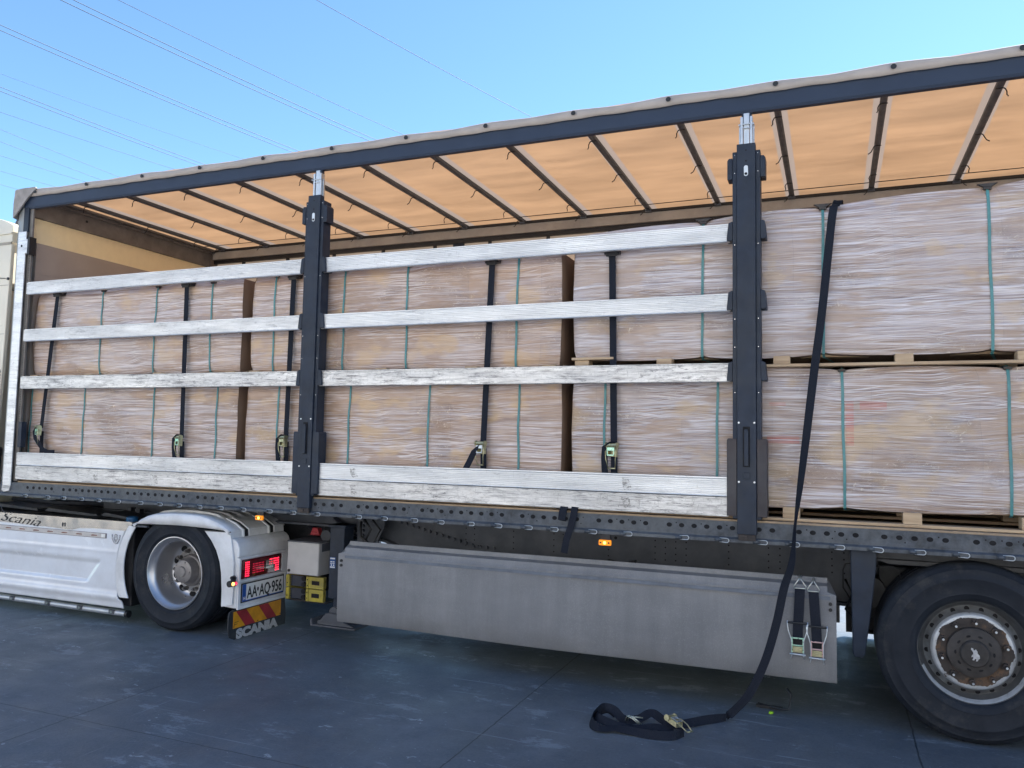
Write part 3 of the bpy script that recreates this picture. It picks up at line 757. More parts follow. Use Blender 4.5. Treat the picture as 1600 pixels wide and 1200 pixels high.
# bows with seam band and cable ties
bow_m = basic('grey_brown_bow', (.075, .088, .11), .5, .2, var=.2)
prof = [(-.022, 3.972), (-.022, 3.948), (-.012, 3.938), (.012, 3.938), (.022, 3.948), (.022, 3.972)]
def mk_bow():
    mb = MB(); vs = [(px_, y, z) for y in (.031, 2.44) for px_, z in prof]
    n = 6; mb.add(vs, [list(range(n))[::-1], list(range(n, 2*n))]+[(i, (i+1) % n, n+(i+1) % n, n+i) for i in range(n)])
    mb.box(-.03, .03, 2.36, 2.44, 3.925, 3.945); mb.box(-.03, .03, .031, .07, 3.925, 3.945)
    return mb
bow0 = mk_bow().build('roof_bow', bow_m, TR, auto=.5)
def tie(y, bend):
    t = MB(); t.box(-.025, .025, y-.005, y+.005, 3.934, 3.9375)
    t.tube([(-.020, y, 3.936), (-.028, y, 3.93), (-.036, y, 3.912), (-.036-bend, y, 3.890), (-.044-bend*2, y, 3.878)], .004, 6)
    return t
for yy, bd in ((.45, .0), (1.25, .012), (1.95, -.006), (2.30, .01)): tie(yy, bd).build('cable_tie', 'black', bow0, smooth=False)
for i, bx in enumerate(bowx):
    o = bow0 if i == 0 else copy_tree(bow0, TR)
    o.location = (bx, 0, 0)
    if i > 11: o.scale = (-1, 1, 1)
# far roof rail, dark gap and far curtain
mb = MB(); mb.box(.10, L, 2.40, 2.44, 3.835, 3.930)
mb.build('far_roof_rail', basic('tan_far_rail', (.37, .35, .32), .6, var=.14, vscale=3, dirt=(.24, .225, .21)), TR, bevel=.003)
mb = MB(); mb.box(.10, L, 2.385, 2.42, 3.931, 3.944); mb.box(.1, L, 2.425, 2.465, 3.79, 3.834); mb.box(.05, L, 2.445, 2.535, 3.935, 3.974)
for i in range(20): mb.box(.55+i*.665, .58+i*.665, 2.43, 2.46, 3.5, 3.79)
mb.tube([(.1, 2.20, 3.952), (4, 2.22, 3.949), (8, 2.2, 3.953), (L, 2.2, 3.95)], .004, 6)
mb.build('curtain_track', 'black', TR)
mb = MB(); vs = []; nx = 200
for i in range(nx+1):
    xx = .05+(L-.05)*i/nx
    for z in (1.04, 2.2, 3.3, 3.98): vs.append((xx, 2.50+.008*math.sin(xx*9+z)*(1 if 1.5 < z < 3.5 else .3), z))
for i in range(nx):
    for k in range(3): mb.f.append((4*i+k, 4*i+4+k, 4*i+5+k, 4*i+1+k)); mb.mi.append(0)
mb.v = vs
mb.build('far_curtain', 'curtain', TR, smooth=True)
for xx in (3.45, 6.8, 10.2): MB().box(xx, xx+.12, 2.44, 2.48, 1.1, 3.84).build('far_post', 'steel_dark', TR)
MB().box(L-.06, L, 0.0, WID, 1.05, 3.98).build('rear_frame', 'steel_dark', TR)

# side posts (sliding stanchions)
def pillar(x0, blk):
    p = MB()
    p.box(-.058, .058, -.060, -.004, 1.095, 3.585)
    pil = p.build('side_post', 'steel_dark', TR, bevel=.004); pil.location = (x0, 0, 0)
    tag(pil)
    fl = MB()     # flanges stepped back on both sides
    fl.box(-.086, -.059, -.045, .055, 1.19, 3.54); fl.box(.059, .086, -.045, .055, 1.19, 3.54)
    fl.mat(1)
    for z in (3.52, 3.40, 2.93, 2.45, 2.27, 1.98):
        for sx in (-.072, .072): fl.disc((sx, -.0465, z), .0026, seg=8)
    fl.build('post_flange', ['steel_dark', 'chrome'], pil, bevel=.002)
    wg = MB()
    wg.prism([(-.122, 1.205), (-.060, 1.205), (-.060, 1.690), (-.115, 1.690), (-.122, 1.68)], -.052, .05, 'y')
    wg.build('side_cheek', blk, pil, bevel=.004); wg = MB()
    wg.prism([(.060, 1.205), (.122, 1.205), (.122, 1.68), (.115, 1.690), (.060, 1.690)], -.052, .05, 'y')
    wg.build('side_cheek', blk, pil, bevel=.004)
    for s in (-1, 1):
        for z in (2.96, 2.51, 2.055):
            q = [(s*.087, z), (s*.122, z), (s*.122, z+.02), (s*.112, z+.115), (s*.087, z+.125)]
            pk = MB(); pk.prism(q[::-1] if s < 0 else q, -.048, .045, 'y'); pk.build('slat_pocket', 'steel_dark', pil, bevel=.003)
        q = [(s*.087, 3.36), (s*.118, 3.36), (s*.118, 3.485), (s*.108, 3.50), (s*.087, 3.50)]
        pk = MB(); pk.prism(q[::-1] if s < 0 else q, -.050, .045, 'y'); pk.build('slat_pocket', 'steel_dark', pil, bevel=.003)
    tb = MB()
    for a, b_ in ((-.038, -.022), (.022, .038)): tb.box(a, b_, -.030, .018, 3.50, 3.775)
    tb.box(-.018, .018, -.024, .010, 3.50, 3.80); tb.box(-.048, -.040, -.01, .01, 3.5, 3.73); tb.box(.040, .048, -.01, .01, 3.5, 3.73)
    tb.box(-.028, .028, -.036, -.025, 3.72, 3.728); tb.box(-.028, .028, -.036, -.025, 3.695, 3.701)
    tb.cyl((-.043, -.03, 3.72), .006, .02, 'y', 8); tb.cyl((.043, -.03, 3.72), .006, .02, 'y', 8)
    tb.build('telescopic_head', 'galv', pil, bevel=.002)
    hk = MB(); hk.prism([(-.034, 3.73), (.034, 3.73), (.030, 3.806), (-.030, 3.806)], -.012, .02, 'y'); hk.build('head_bracket', 'steel_dark', pil)
    ht = MB(); ht.prism([(.013*math.cos(t)*1, 3.405+(.022 if math.sin(t) > 0 else -.022)+.013*math.sin(t)) for t in [2*PI*i/16 for i in range(16)]], -.0625, -.0605, 'y')
    ht.mat(1).disc((0, -.064, 3.385), .009)
    ht.build('locking_slot', ['galv', 'hole'], pil)
    for z_, r_ in ((3.47, .006), (3.54, .005)): MB().disc((0, -.0615, z_), r_).build('bolt_hole', 'hole', pil)
    h = MB(); h.box(-.022, .020, -.0645, -.0605, 1.515, 1.765)
    h.build('handle_recess', 'hole', pil, bevel=.002)
    hd = MB(); hd.prism([(-.014, 1.52), (.012, 1.52), (.012, 1.73), (.008, 1.748), (-.012, 1.748), (-.014, 1.73)], -.078, -.066, 'y'); hd.box(-.02, .02, -.0660, -.0605, 1.44, 1.478)
    hd.build('latch_handle', 'steel_dark', pil, bevel=.002)
    for z in (1.79, 1.42):
        for s in (-.047, .047): MB().cyl((s, -.062, z), .0062, .005, 'y', 8).build('post_screw', 'galv', pil)
    ft = MB(); ft.box(-.052, .052, -.058, -.036, 1.058, 1.094); ft.cyl((0, -.062, 1.078), .010, .01, 'y', 10); ft.build('post_foot', 'rust', pil, bevel=.002)
    return pil
M['brownsteel'] = basic('brown_stained_steel', (.026, .019, .024), .5, var=.35, vscale=5, dirt=(.04, .045, .055))
p1 = pillar(3.458, 'steel_dark'); p2 = pillar(6.795, 'brownsteel')
tag(p2, 'side post with brownish rusty lower cheeks'); 
p3 = pillar(10.2, 'steel_dark')

# ------------------------------------------------------------------ wheels
def tyre_mb(R, rim, w, y0):
    h = R-rim
    P = [(rim-.004, y0+.03), (rim+.004, y0+.012), (rim+.018, y0+.004), (rim+h*.18, y0-.008), (rim+h*.22, y0-.006), (rim+h*.40, y0-.018), (rim+h*.55, y0-.020), (rim+h*.57, y0-.0225), (rim+h*.60, y0-.0225), (rim+h*.62, y0-.019), (rim+h*.78, y0-.010), (rim+h*.82, y0-.010), (rim+h*.83, y0-.006), (rim+h*.90, y0+.004), (rim+h*.955, y0+.016), (R-.002, y0+.036)]
    tr = []
    for k in range(4):
        a = y0+.036+(w-.072)*k/4+.012; b_ = y0+.036+(w-.072)*(k+1)/4-.006
        tr += [(R, a), (R, b_), (R-.012, b_+.002), (R-.012, b_+.012)]
    P += tr
    P += [(R-.002, y0+w-.036), (rim+h*.9, y0+w-.004), (rim+h*.5, y0+w+.02), (rim, y0+w-.02), (rim-.02, y0+w-.03)]
    return P
def trailer_wheel(cx):
    C0 = (0, 0, 0); R = .500
    tp = tyre_mb(R+.006, .292, .385, .012)
    wl = bpy.data.objects.new('wheel', None); COL.objects.link(wl); wl.parent = TR; wl.location = (cx, -.008, .502); wl.empty_display_size = .1
    MB().lathe(tp, C0, 96).build('tyre', 'rubber', wl, auto=.7)
    # rim: dark outer flange, dish, silver ring, holes
    mb = MB(); mb.lathe([(.296, .085), (.298, .052), (.292, .046), (.284, .050), (.276, .075), (.262, .105), (.250, .118)], C0, 80)
    mb.build('rim', basic('dark_rim_steel', (.075, .078, .082), .45, .3, var=.25), wl, auto=.6)
    mb = MB(); mb.lathe([(.250, .118), (.236, .110), (.2165, .080)], C0, 80)
    mb.build('rim_disc', basic('grimy_blue_grey_rim', (.20, .22, .24), .4, .4, var=.4, vscale=14, dirt=(.10, .09, .085)), wl, smooth=True)
    mb = MB(); mb.lathe([(.2163, .0795), (.208, .064), (.200, .0585), (.184, .0605)], C0, 96)
    mb.build('rim_ring', 'rimsilver', wl, smooth=True)
    mb = MB(); mb.lathe([(.2845, .047), (.281, .052), (.276, .066), (.270, .078)], C0, 60, a0=PI*1.12, a1=PI*1.86)  # lower arc only: light caught by the lip, painted as brighter silver
    mb.build('rim_lit_arc', 'rimsilver', wl, smooth=True)
    mb = MB()
    for i in range(20):
        t = 2*PI*i/20+.1; r0 = .232; e = Vector((math.cos(t), 0, math.sin(t))); tg = Vector((-math.sin(t), 0, math.cos(t)))
        nrm = Vector((e.x*.55, -.83, e.z*.55)).normalized(); rad = nrm.cross(tg).normalized()
        c = e*r0+Vector((0, .1045, 0))+nrm*.003
        mb.add([(c+tg*.0135*math.cos(a)+rad*.016*math.sin(a))[:] for a in [2*PI*q/12 for q in range(12)]], [list(range(12))])
    mb.build('vent_hole', 'hole', wl)
    mb = MB(); mb.lathe([(.188, .0600), (.186, .0565), (.120, .0565), (.118, .058)], C0, 64)
    # ragged rusty mounting plate
    vs = [(0, .0560, 0)]; n = 160
    r = random.Random(2); bp = [r.uniform(-1, 1) for _ in range(40)]
    for i in range(n):
        t = 2*PI*i/n; rr = .190+.006*math.cos(10*t)+.006*bp[int(i/4) % 40]+.003*r.uniform(-1, 1)
        vs.append((rr*math.cos(t), .0555-.0*rr, rr*math.sin(t)))
    mb.add(vs, [(0, 1+i, 1+(i+1) % n) for i in range(n)])
    for i in range(10):
        t = 2*PI*i/10+.25; mb.cyl((.1675*math.cos(t), .044, .1675*math.sin(t)), .019, .026, 'y', 6); mb.cyl((.1675*math.cos(t), .024, .1675*math.sin(t)), .010, .03, 'y', 8)
    mb.build('hub_flange', 'rust', wl, auto=.5)
    mb = MB()
    for i in range(10):
        t = 2*PI*i/10+.25; mb.cyl((.1675*math.cos(t), .0078, .1675*math.sin(t)), .0065, .004, 'y', 8)
    mb.build('stud_end', 'galv', wl)
    mb = MB(); mb.lathe([(.140, .056), (.136, .030), (.110, .018), (.075, .014), (.073, -.002), (.066, -.010), (.0001, -.012)], C0, 64)
    mb.mat(1)
    for i in range(10):
        t = 2*PI*i/10; mb.add([(.096*math.cos(t)+(-math.sin(t))*.012*math.cos(a)+math.cos(t)*.006*math.sin(a), .0135, .096*math.sin(t)+math.cos(t)*.012*math.cos(a)+math.sin(t)*.006*math.sin(a)) for a in [2*PI*q/10 for q in range(10)]], [list(range(10))])
    mb.build('hub_cap', [basic('dark_hub', (.048, .044, .043), .65, spec=.25, var=.4), 'hole'], wl, auto=.5)
    # white animal silhouette on the cap
    em = [(-.020, .036), (-.011, .034), (-.010, .026), (-.006, .022), (.002, .030), (.010, .018), (.010, .008), (.020, -.004), (.022, -.018), (.014, -.024), (.010, -.034), (.002, -.036), (.004, -.024), (-.003, -.022), (-.008, -.032), (-.016, -.030), (-.010, -.018), (-.014, -.012), (-.020, -.016), (-.018, -.004), (-.010, .002), (-.012, .014), (-.018, .022), (-.022, .028)]
    mb = MB(); mb.prism(em, -.0145, -.0125, 'y'); mb.build('cap_emblem', 'logo_grey', wl)
    return wl
w1 = trailer_wheel(8.025)
for cx in (9.335, 10.645):
    o = copy_tree(w1, TR); o.location = (cx, -.008, .502)
MB().tube([(8.02, .3, .5), (8.02, 2.3, .5)], .07, 12).tube([(9.33, .3, .5), (9.33, 2.3, .5)], .07, 12).tube([(10.64, .3, .5), (10.64, 2.3, .5)], .07, 12).build('axle', 'black', TR, smooth=True)
for cx in (8.025, 9.335, 10.645):
    wl = MB().lathe(tyre_mb(.5, .292, .385, 0), (0, 0, 0), 48).build('wheel', 'rubber', TR, auto=.7); wl.location = (cx, 2.08, .498)
# ================================================================== tractor unit
TK = empty('tractor_unit', (0, 0, 0), 'white tractor unit with a cream cab, coupled under the front of the trailer', 'truck')
AC = (2.147, .478)      # rear axle centre x, z
def arc(r, z):          # x of the front wheel-arch edge at height z
    return AC[0]-math.sqrt(max(1e-4, r*r-(z-AC[1])**2))
# side skirt: white panel with recessed field and crease, front part runs on under the cab
def sm(a, b, x):
    t = max(0, min(1, (x-a)/(b-a))); return t*t*(3-2*t)
mb = MB(); vs = []; NX, NZ = 120, 60; X0 = -2.2
for i in range(NX+1):
    for j in range(NZ+1):
        z = .135+(.868-.135)*j/NZ
        xe = arc(.664, z) if z > .20 else arc(.664, .20)+.02+(.20-z)*.3
        x = X0+(xe-X0)*(i/NX)**.55
        y = -.012
        # recessed field
        ex = 1.31-.16*max(0, (.53-z))/.2
        inn = sm(.325, .345, z)*(1-sm(.49, .545, z))*(1-sm(ex-.045, ex, x))
        y += .022*inn
        # bulge under the crease, ridge and inward turning lower edge
        y -= .010*math.exp(-((z-.61)/.012)**2)*(1-sm(1.46, 1.50, x))*.35
        y += .014*sm(.62, .66, z)*0
        y -= .018*math.exp(-((z-.225)/.03)**2)
        y += .10*max(0, .20-z)**1.2*6*.2
        y += .02*sm(.80, .87, z)
        vs.append((x, y, z))
for i in range(NX):
    for j in range(NZ): mb.f.append((i*(NZ+1)+j, (i+1)*(NZ+1)+j, (i+1)*(NZ+1)+j+1, i*(NZ+1)+j+1)); mb.mi.append(0)
mb.v = vs
sk = mb.build('side_skirt', 'white', TK, smooth=True)
so = sk.modifiers.new('thickness', 'SOLIDIFY'); so.thickness = .012; so.offset = 0
# crease line
MB().box(X0, 1.49, -.0175, -.0115, .618, .622).build('panel_groove', basic('groove_grey', (.25, .26, .28), .5), sk)
# chrome strip along the top with pattern of its real outline
mb = MB(); ch = [(X0, .800), (.0, .792), (.55, .782), (.86, .770), (.92, .772), (1.02, .793), (1.15, .800), (1.35, .802), (1.56, .800), (1.625, .815), (1.648, .872), (X0, .872)]
mb.prism(ch, -.0215, -.0175, 'y')
mb.box(X0, 1.64, -.026, .03, .872, .880)
mb.build('chrome_trim', basic('polished_steel_trim', (.50, .47, .43), .13, 1., var=.08, vscale=4), sk, auto=.5)
text_obj('trim_lettering', 'Scania', .118, (-.045, -.0235, .806), (1, 0, -.055), (0, 0, 1), 'ink', sk, ext=.0012, sx=1.85, shear=.55, bold=-.0012, track=1.0)
mb = MB(); 
for t0 in (.80, .83): mb.tube([(t0+.006*math.cos(a), -.0235, .813+.018*math.sin(a)) for a in [2*PI*q/10 for q in range(11)]], .0018, 5)
mb.tube([(.80, -.0235, .83), (.815, -.0235, .822), (.83, -.0235, .83)], .0018, 5)
mb.build('trim_badge', 'frame', sk)
mb = MB(); mb.box(X0, 1.335, -.0225, -.0180, .724, .7615)
rs = mb.build('reflector_strip', basic('pale_reflective_tape', (.50, .47, .45), .35, var=.15, vscale=20), sk, bevel=.001)
mb = MB(); mb.box(X0, 1.348, -.0205, -.0182, .7205, .765); mb.build('strip_border', basic('dark_border', (.08, .07, .09), .5), sk)
mb = MB()
for i in range(9):
    xx = 1.20-i*.185; mb.prism([(xx-.045, .7405), (xx-.02, .747), (xx+.035, .745), (xx+.04, .738), (xx-.03, .735)], -.0235, -.0226, 'y')
mb.build('strip_dash', basic('brown_dash', (.20, .08, .05), .5), rs)
mb = MB(); mb.box(1.288, 1.330, -.0240, -.0226, .728, .757); mb.build('strip_end_lens', 'plate_white', rs)
# engine badge: shield with figure
mb = MB(); sh = [(1.415, .762), (1.418, .725), (1.440, .690), (1.462, .682), (1.484, .692), (1.505, .728), (1.508, .762)]
mb.tube([(a, -.020, b) for a, b in sh], .0045, 6)
mb.tube([(1.46+.016*math.cos(a), -.021, .752+.012*math.sin(a)) for a in [2*PI*q/12 for q in range(12)]], .004, 6, True)
mb.tube([(1.46+.020*math.cos(a), -.021, .728+.013*math.sin(a)) for a in [2*PI*q/12 for q in range(12)]], .004, 6, True)
mb.tube([(1.447, -.021, .715), (1.46, -.021, .697), (1.474, -.021, .715)], .004, 6)
mb.build('engine_badge', basic('badge_silver', (.42, .42, .44), .3, .7), sk, smooth=True)
# dark rubber edge round the wheel arch
mb = MB(); pth = []
for i in range(20):
    z = .215+(.862-.215)*i/19; pth.append((arc(.652, z), -.008, z))
mb.tube(pth, .0085, 6); mb.build('arch_seal', 'black', sk, smooth=True)
# tube under the skirt with small lamps
tb = MB().tube([(X0, .035, .088), (1.50, .035, .080), (1.585, .035, .079)], .026, 14).build('side_tube', 'silver', TK, auto=.6)
mb = MB(); mb.cyl((1.587, .035, .079), .031, .03, 'x', 14); mb.build('tube_end', 'black', tb)
for xx in (.62, 1.03, 1.42, .15):
    mb = MB(); mb.cyl((xx, .008, .088), .021, .012, 'y', 14, r2=.021); mb.box(xx-.03, xx+.035, .004, .02, .070, .106); 
    o = mb.build('tube_lamp', 'frame', tb, bevel=.004)
    MB().cyl((xx+.008, -.001, .088), .012, .006, 'y', 12).build('lens', 'clear_lens', o)
# decks and chassis between the skirts
mb = MB()
for k in range(8): mb.box(-.55+k*.27, -.31+k*.27, .06, .66, .845+.004*(k % 3), .862+.004*(k % 3))
mb.build('catwalk_plate', 'black', TK, bevel=.004)
mb = MB(); mb.box(-2.2, 3.0, .80, .88, .62, .90); mb.box(-2.2, 3.0, 1.67, 1.75, .62, .90); mb.box(-.6, 1.5, .30, 2.2, .25, .80)
mb.build('chassis_frame', 'black', TK, bevel=.004)
mb = MB()
for i, (a, b_, z) in enumerate([(.2, .9, .885), (.95, 1.3, .88), (-.6, .1, .90)]): mb.prism([(a, z), (b_, z-.02), (b_, z), (a+.05, z+.03)], .25, .62, 'y')
mb.tube([(-.6, .5, .95), (0, .55, .93), (.8, .7, .95), (1.4, .9, .96)], .02, 8); mb.tube([(-.6, .7, 1.0), (.2, .7, .92), (.9, .8, .92)], .016, 8)
mb.box(1.0, 1.05, .5, .56, .88, .94); mb.box(1.10, 1.16, .5, .55, .88, .93)
mb.build('service_lines', basic('dark_line_grey', (.03, .034, .045), .5), TK)
mb = MB(); mb.cyl((1.462, .145, .885), .050, .030, 'z', 24); mb.cyl((1.462, .145, .866), .062, .012, 'z', 24)
for k in range(3): mb.box(1.43+k*.025, 1.445+k*.025, .115, .175, .900, .906)
mb.build('filler_cap', 'blueplastic', TK, bevel=.003)
MB().box(1.30, 1.60, .05, .66, .14, .80).build('arch_dark_filler', 'black', TK, bevel=.01)  # black box added to darken the arch and hide lit ground behind
# fifth wheel plate under the neck
MB().prism([(1.55, .90), (1.75, .96), (2.25, .96), (2.55, .88), (2.55, .85), (1.55, .85)], .85, 1.7, 'y').build('fifth_wheel', 'black', TK, bevel=.01)

# rear fender: top shell + side lip, rear quarter, front strip
mb = MB(); seg = 48; vs = []
rad = [(-.060, 0)]
outl = [(1.700, .868), (1.76, .915), (1.84, .950), (1.93, .972), (2.05, .984), (2.14, .988), (2.26, .988), (2.40, .984), (2.50, .970), (2.59, .945), (2.67, .915), (2.752, .868)]
def interp(pts, n):
    out = []; 
    Ls = [0]
    for a, b_ in zip(pts, pts[1:]): Ls.append(Ls[-1]+math.hypot(b_[0]-a[0], b_[1]-a[1]))
    for i in range(n+1):
        d = Ls[-1]*i/n; k = max(q for q in range(len(Ls)) if Ls[q] <= d+1e-9); k = min(k, len(pts)-2)
        t = (d-Ls[k])/(Ls[k+1]-Ls[k]); out.append((pts[k][0]+(pts[k+1][0]-pts[k][0])*t, pts[k][1]+(pts[k+1][1]-pts[k][1])*t))
    return out
ol = interp(outl, 40)
rows = []
for (x, z) in ol:
    # lip from lower edge up, rounded shoulder, top across to the inner edge
    zl = .872+.016*math.sin(PI*(x-1.70)/(2.75-1.70))
    zl = min(zl, z-.002)
    dx, dz = x-AC[0], z-AC[1]; ln = math.hypot(dx, dz); ux, uz = dx/ln, dz/ln
    row = [(x-ux*0, -.062, zl), (x, -.064, zl+(z-zl)*.5), (x, -.060, z-.022), (x-ux*.002, -.050, z-.008), (x, -.030, z-.001)]
    for yy in (.0, .02): row.append((x, yy, z+.002))
    for kk in range(5):
        y0 = .055+kk*.115
        for yy, h in ((y0, .0), (y0+.012, .016), (y0+.042, .016), (y0+.054, .0)): 
            fade = sm(1.78, 1.92, x)*(1-sm(2.50, 2.60, x)); row.append((x+ux*h*fade, yy, z+.002+uz*h*fade))
    row += [(x, .63, z), (x-ux*.02, .65, z-uz*.02)]
    rows.append(row)
n = len(rows[0])
for r_ in rows: mb.v += r_
for i in range(len(rows)-1):
    for k in range(n-1): mb.f.append((i*n+k, (i+1)*n+k, (i+1)*n+k+1, i*n+k+1)); mb.mi.append(0)
fen = mb.build('rear_fender', 'whiteplastic', TK, auto=.5)
s_ = fen.modifiers.new('t', 'SOLIDIFY'); s_.thickness = .006; s_.offset = -1
# rear quarter of the fender (curves down behind the wheel)
side = [(2.485, .858), (2.56, .785), (2.615, .710), (2.655, .62), (2.675, .534), (2.688, .40), (2.690, .262), (2.800, .285), (2.806, .40), (2.800, .62), (2.780, .735), (2.752, .864)]
mb = MB(); mb.prism(side, -.056, -.040, 'y')
shell = [(2.752, .864), (2.772, .775), (2.79, .66)]
mb.prism([(2.735, .862), (2.745, .80), (2.748, .74), (2.756, .74), (2.756, .80), (2.752, .866)], -.040, .62, 'y')
rq = mb.build('fender_rear_piece', 'whiteplastic', TK, bevel=.006)
MB().box(2.48, 2.755, -.0605, -.05, .861, .868).build('fender_gap', 'black', TK)
mb = MB()
for yy in (.10, .42):
    mb = MB(); mb.prism([(2.60, .944), (2.675, .917), (2.757, .868), (2.762, .815), (2.755, .815), (2.745, .86), (2.66, .91), (2.60, .935)], yy, yy+.050, 'y')
    mb.build('fender_slot', 'black', TK)
mb = MB()
for yy in (.082, .153, .402, .473):
    mb.prism([(2.58, .958), (2.68, .926), (2.766, .874), (2.772, .815), (2.755, .815), (2.745, .86), (2.66, .91), (2.58, .945)], yy, yy+.015, 'y')
mb.build('fender_rib', 'whiteplastic', TK)
# front strip of the fender
mb = MB(); pin = []; pout = []
for i in range(16):
    z = .235+(.850-.235)*i/15
    pin.append((arc(.565-.03*(1-i/15), z), z)); pout.append((arc(.632, z), z))
mb.prism(pout+pin[::-1], -.05, -.038, 'y')
mb.build('fender_front_piece', 'whiteplastic', TK, bevel=.003)
MB().box(1.735, 1.85, -.055, -.03, .848, .862).build('fender_clip', 'frame', TK)

# tail lamp housing body
xR = 2.83
mb = MB(); vs = []
pf = [(2.72, .835), (2.765, .832), (2.795, .815), (2.818, .785), (2.828, .750), (2.826, .735)]
bp = [(2.70, .735), (2.826, .735)]
mb.prism([(2.70, .26), (2.70, .815), (2.758, .812), (2.790, .800), (2.818, .775), (2.834, .740), (2.836, .670), (2.8245, .660), (2.8245, .255)], -.036, .612, 'x' if False else 'y')
body = mb.build('lamp_housing', 'whiteplastic', TK, bevel=.008)
# raised surround and recess around the lamp and the plate
mb = MB()
mb.box(xR-.006, xR+.012, -.030, .612, .640, .655); mb.box(xR-.006, xR+.010, .505, .612, .478, .640)
mb.prism([(-.036, .655), (-.012, .655), (-.012, .478), (-.036, .455)], xR-.006, xR+.016, 'x')
mb.box(xR-.006, xR+.014, -.030, .612, .458, .478)
mb.box(xR-.006, xR+.010, -.030, .0, .262, .458); mb.box(xR-.006, xR+.010, .548, .585, .262, .458); mb.box(xR-.006, xR+.012, -.030, .600, .245, .275)
mb.build('lamp_surround', 'whiteplastic', body, bevel=.004)
# tail lamp
mb = MB(); mb.box(xR-.004, xR+.010, -.008, .500, .484, .636)
tl = mb.build('tail_lamp', 'lens_dark', TK, bevel=.008)
mb = MB()
for r_ in range(7):
    for c_ in range(3): mb.disc((xR+.0112, .045+c_*.018, .505+r_*.018), .0065, 'x', 8)
for r_ in range(6):
    for c_ in range(7):
        if r_ > 2 or c_ > 3: mb.disc((xR+.0112, .345+c_*.018, .505+r_*.0195), .0065, 'x', 8)
mb.build('lamp_leds', 'led_red', tl)
mb = MB()
for r_ in range(5):
    for c_ in range(8): mb.disc((xR+.0112, .135+c_*.018, .520+r_*.0175), .006, 'x', 8)
mb.build('lamp_reflector', 'led_dim', tl)
mb = MB(); 
for r_ in range(3):
    for c_ in range(4): mb.box(xR+.0105, xR+.0125, .295+c_*.024, .315+c_*.024, .532+r_*.024, .552+r_*.024)
mb.build('reverse_lens', 'clear_lens', tl)
# plate
mb = MB(); mb.box(xR+.001, xR+.0065, .004, .545, .292, .448); pl = mb.build('number_plate', 'black', TK, bevel=.003)
MB().box(xR+.0066, xR+.0085, .019, .532, .302, .438).build('plate_face', 'plate_white', pl)
MB().box(xR+.0086, xR+.0096, .019, .062, .302, .438).build('plate_band', 'plate_blue', pl)
MB().box(xR+.0086, xR+.0096, .062, .532, .302, .309).build('plate_lower_line', 'plate_blue', pl)
text_obj('country_letter', 'H', .034, (xR+.0105, .030, .315), (0, 1, 0), (0, 0, 1), 'plate_white', pl, bold=.0012, ext=.0004)
kw = dict(X=(0, 1, 0), Y=(0, 0, 1), mat='ink', parent=pl, ext=.0006, bold=.0022, sx=.68)
text_obj('plate_lettering', 'AA', .132, (xR+.0100, .075, .322), **kw)
text_obj('plate_lettering', 'AQ', .132, (xR+.0100, .224, .322), **kw)
text_obj('plate_lettering', '956', .132, (xR+.0100, .378, .322), **kw)
MB().disc((xR+.0102, .358, .368), .011, 'x', 12).build('plate_dot', 'ink', pl)
MB().prism([(.196, .392), (.214, .392), (.215, .372), (.205, .358), (.195, .372)], xR+.0096, xR+.0104, 'x').build('plate_crest', 'ink', pl)
# side marker stub
mb = MB(); mb.tube([(2.80, -.045, .50), (2.815, -.075, .505), (2.82, -.085, .47)], .022, 8); mb.cyl((2.825, -.095, .465), .026, .06, 'y', 12)
o = mb.build('corner_marker', 'black', TK, auto=.6)
MB().cyl((2.845, -.108, .466), .014, .02, 'x', 12).build('marker_amber_lens', 'amber_core', o)
MB().cyl((2.845, -.078, .466), .012, .02, 'x', 12).build('marker_red_lens', 'led_red', o)
# mud flap with reflective board and lettering
mb = MB(); mb.prism([(-.055, .245), (.595, .262), (.62, .10), (.615, .006), (-.02, .006), (-.075, .03), (-.098, .10), (-.098, .20), (-.085, .235)], 2.800, 2.812, 'x')
fl = mb.build('mud_flap', basic('black_flap_rubber', (.018, .021, .027), .6, dirt=(.05, .055, .06)), TK, bevel=.003)
mb = MB(); mb.box(2.8125, 2.8165, -.045, .541, .098, .230)
pb = mb.build('warning_board', 'refl_yel', fl)
mb = MB()
for a in (.055, .325):
    mb.prism([(a-.075, .230), (a+.045, .230), (a+.160, .098), (a+.040, .098)], 2.8168, 2.8176, 'x')
mb.build('board_stripe', 'refl_red', pb)
mb = MB(); mb.tube([(2.818, -.035, .145), (2.818, .015, .148)], .002, 5); mb.tube([(2.818, -.035, .128), (2.818, .0, .130)], .002, 5); mb.tube([(2.818, -.04, .105), (2.818, -.036, .14)], .002, 5)
mb.cyl((2.818, .245, .108), .005, .004, 'x', 8); mb.cyl((2.818, .532, .112), .004, .004, 'x', 8); mb.build('board_mark', 'ink', pb)
text_obj('flap_lettering', 'SCANIA', .098, (2.8135, .0, .013), (0, 1, .0), (0, 0, 1), 'logo_grey', fl, bold=.0065, ext=.001, sx=1.42, track=1.02)

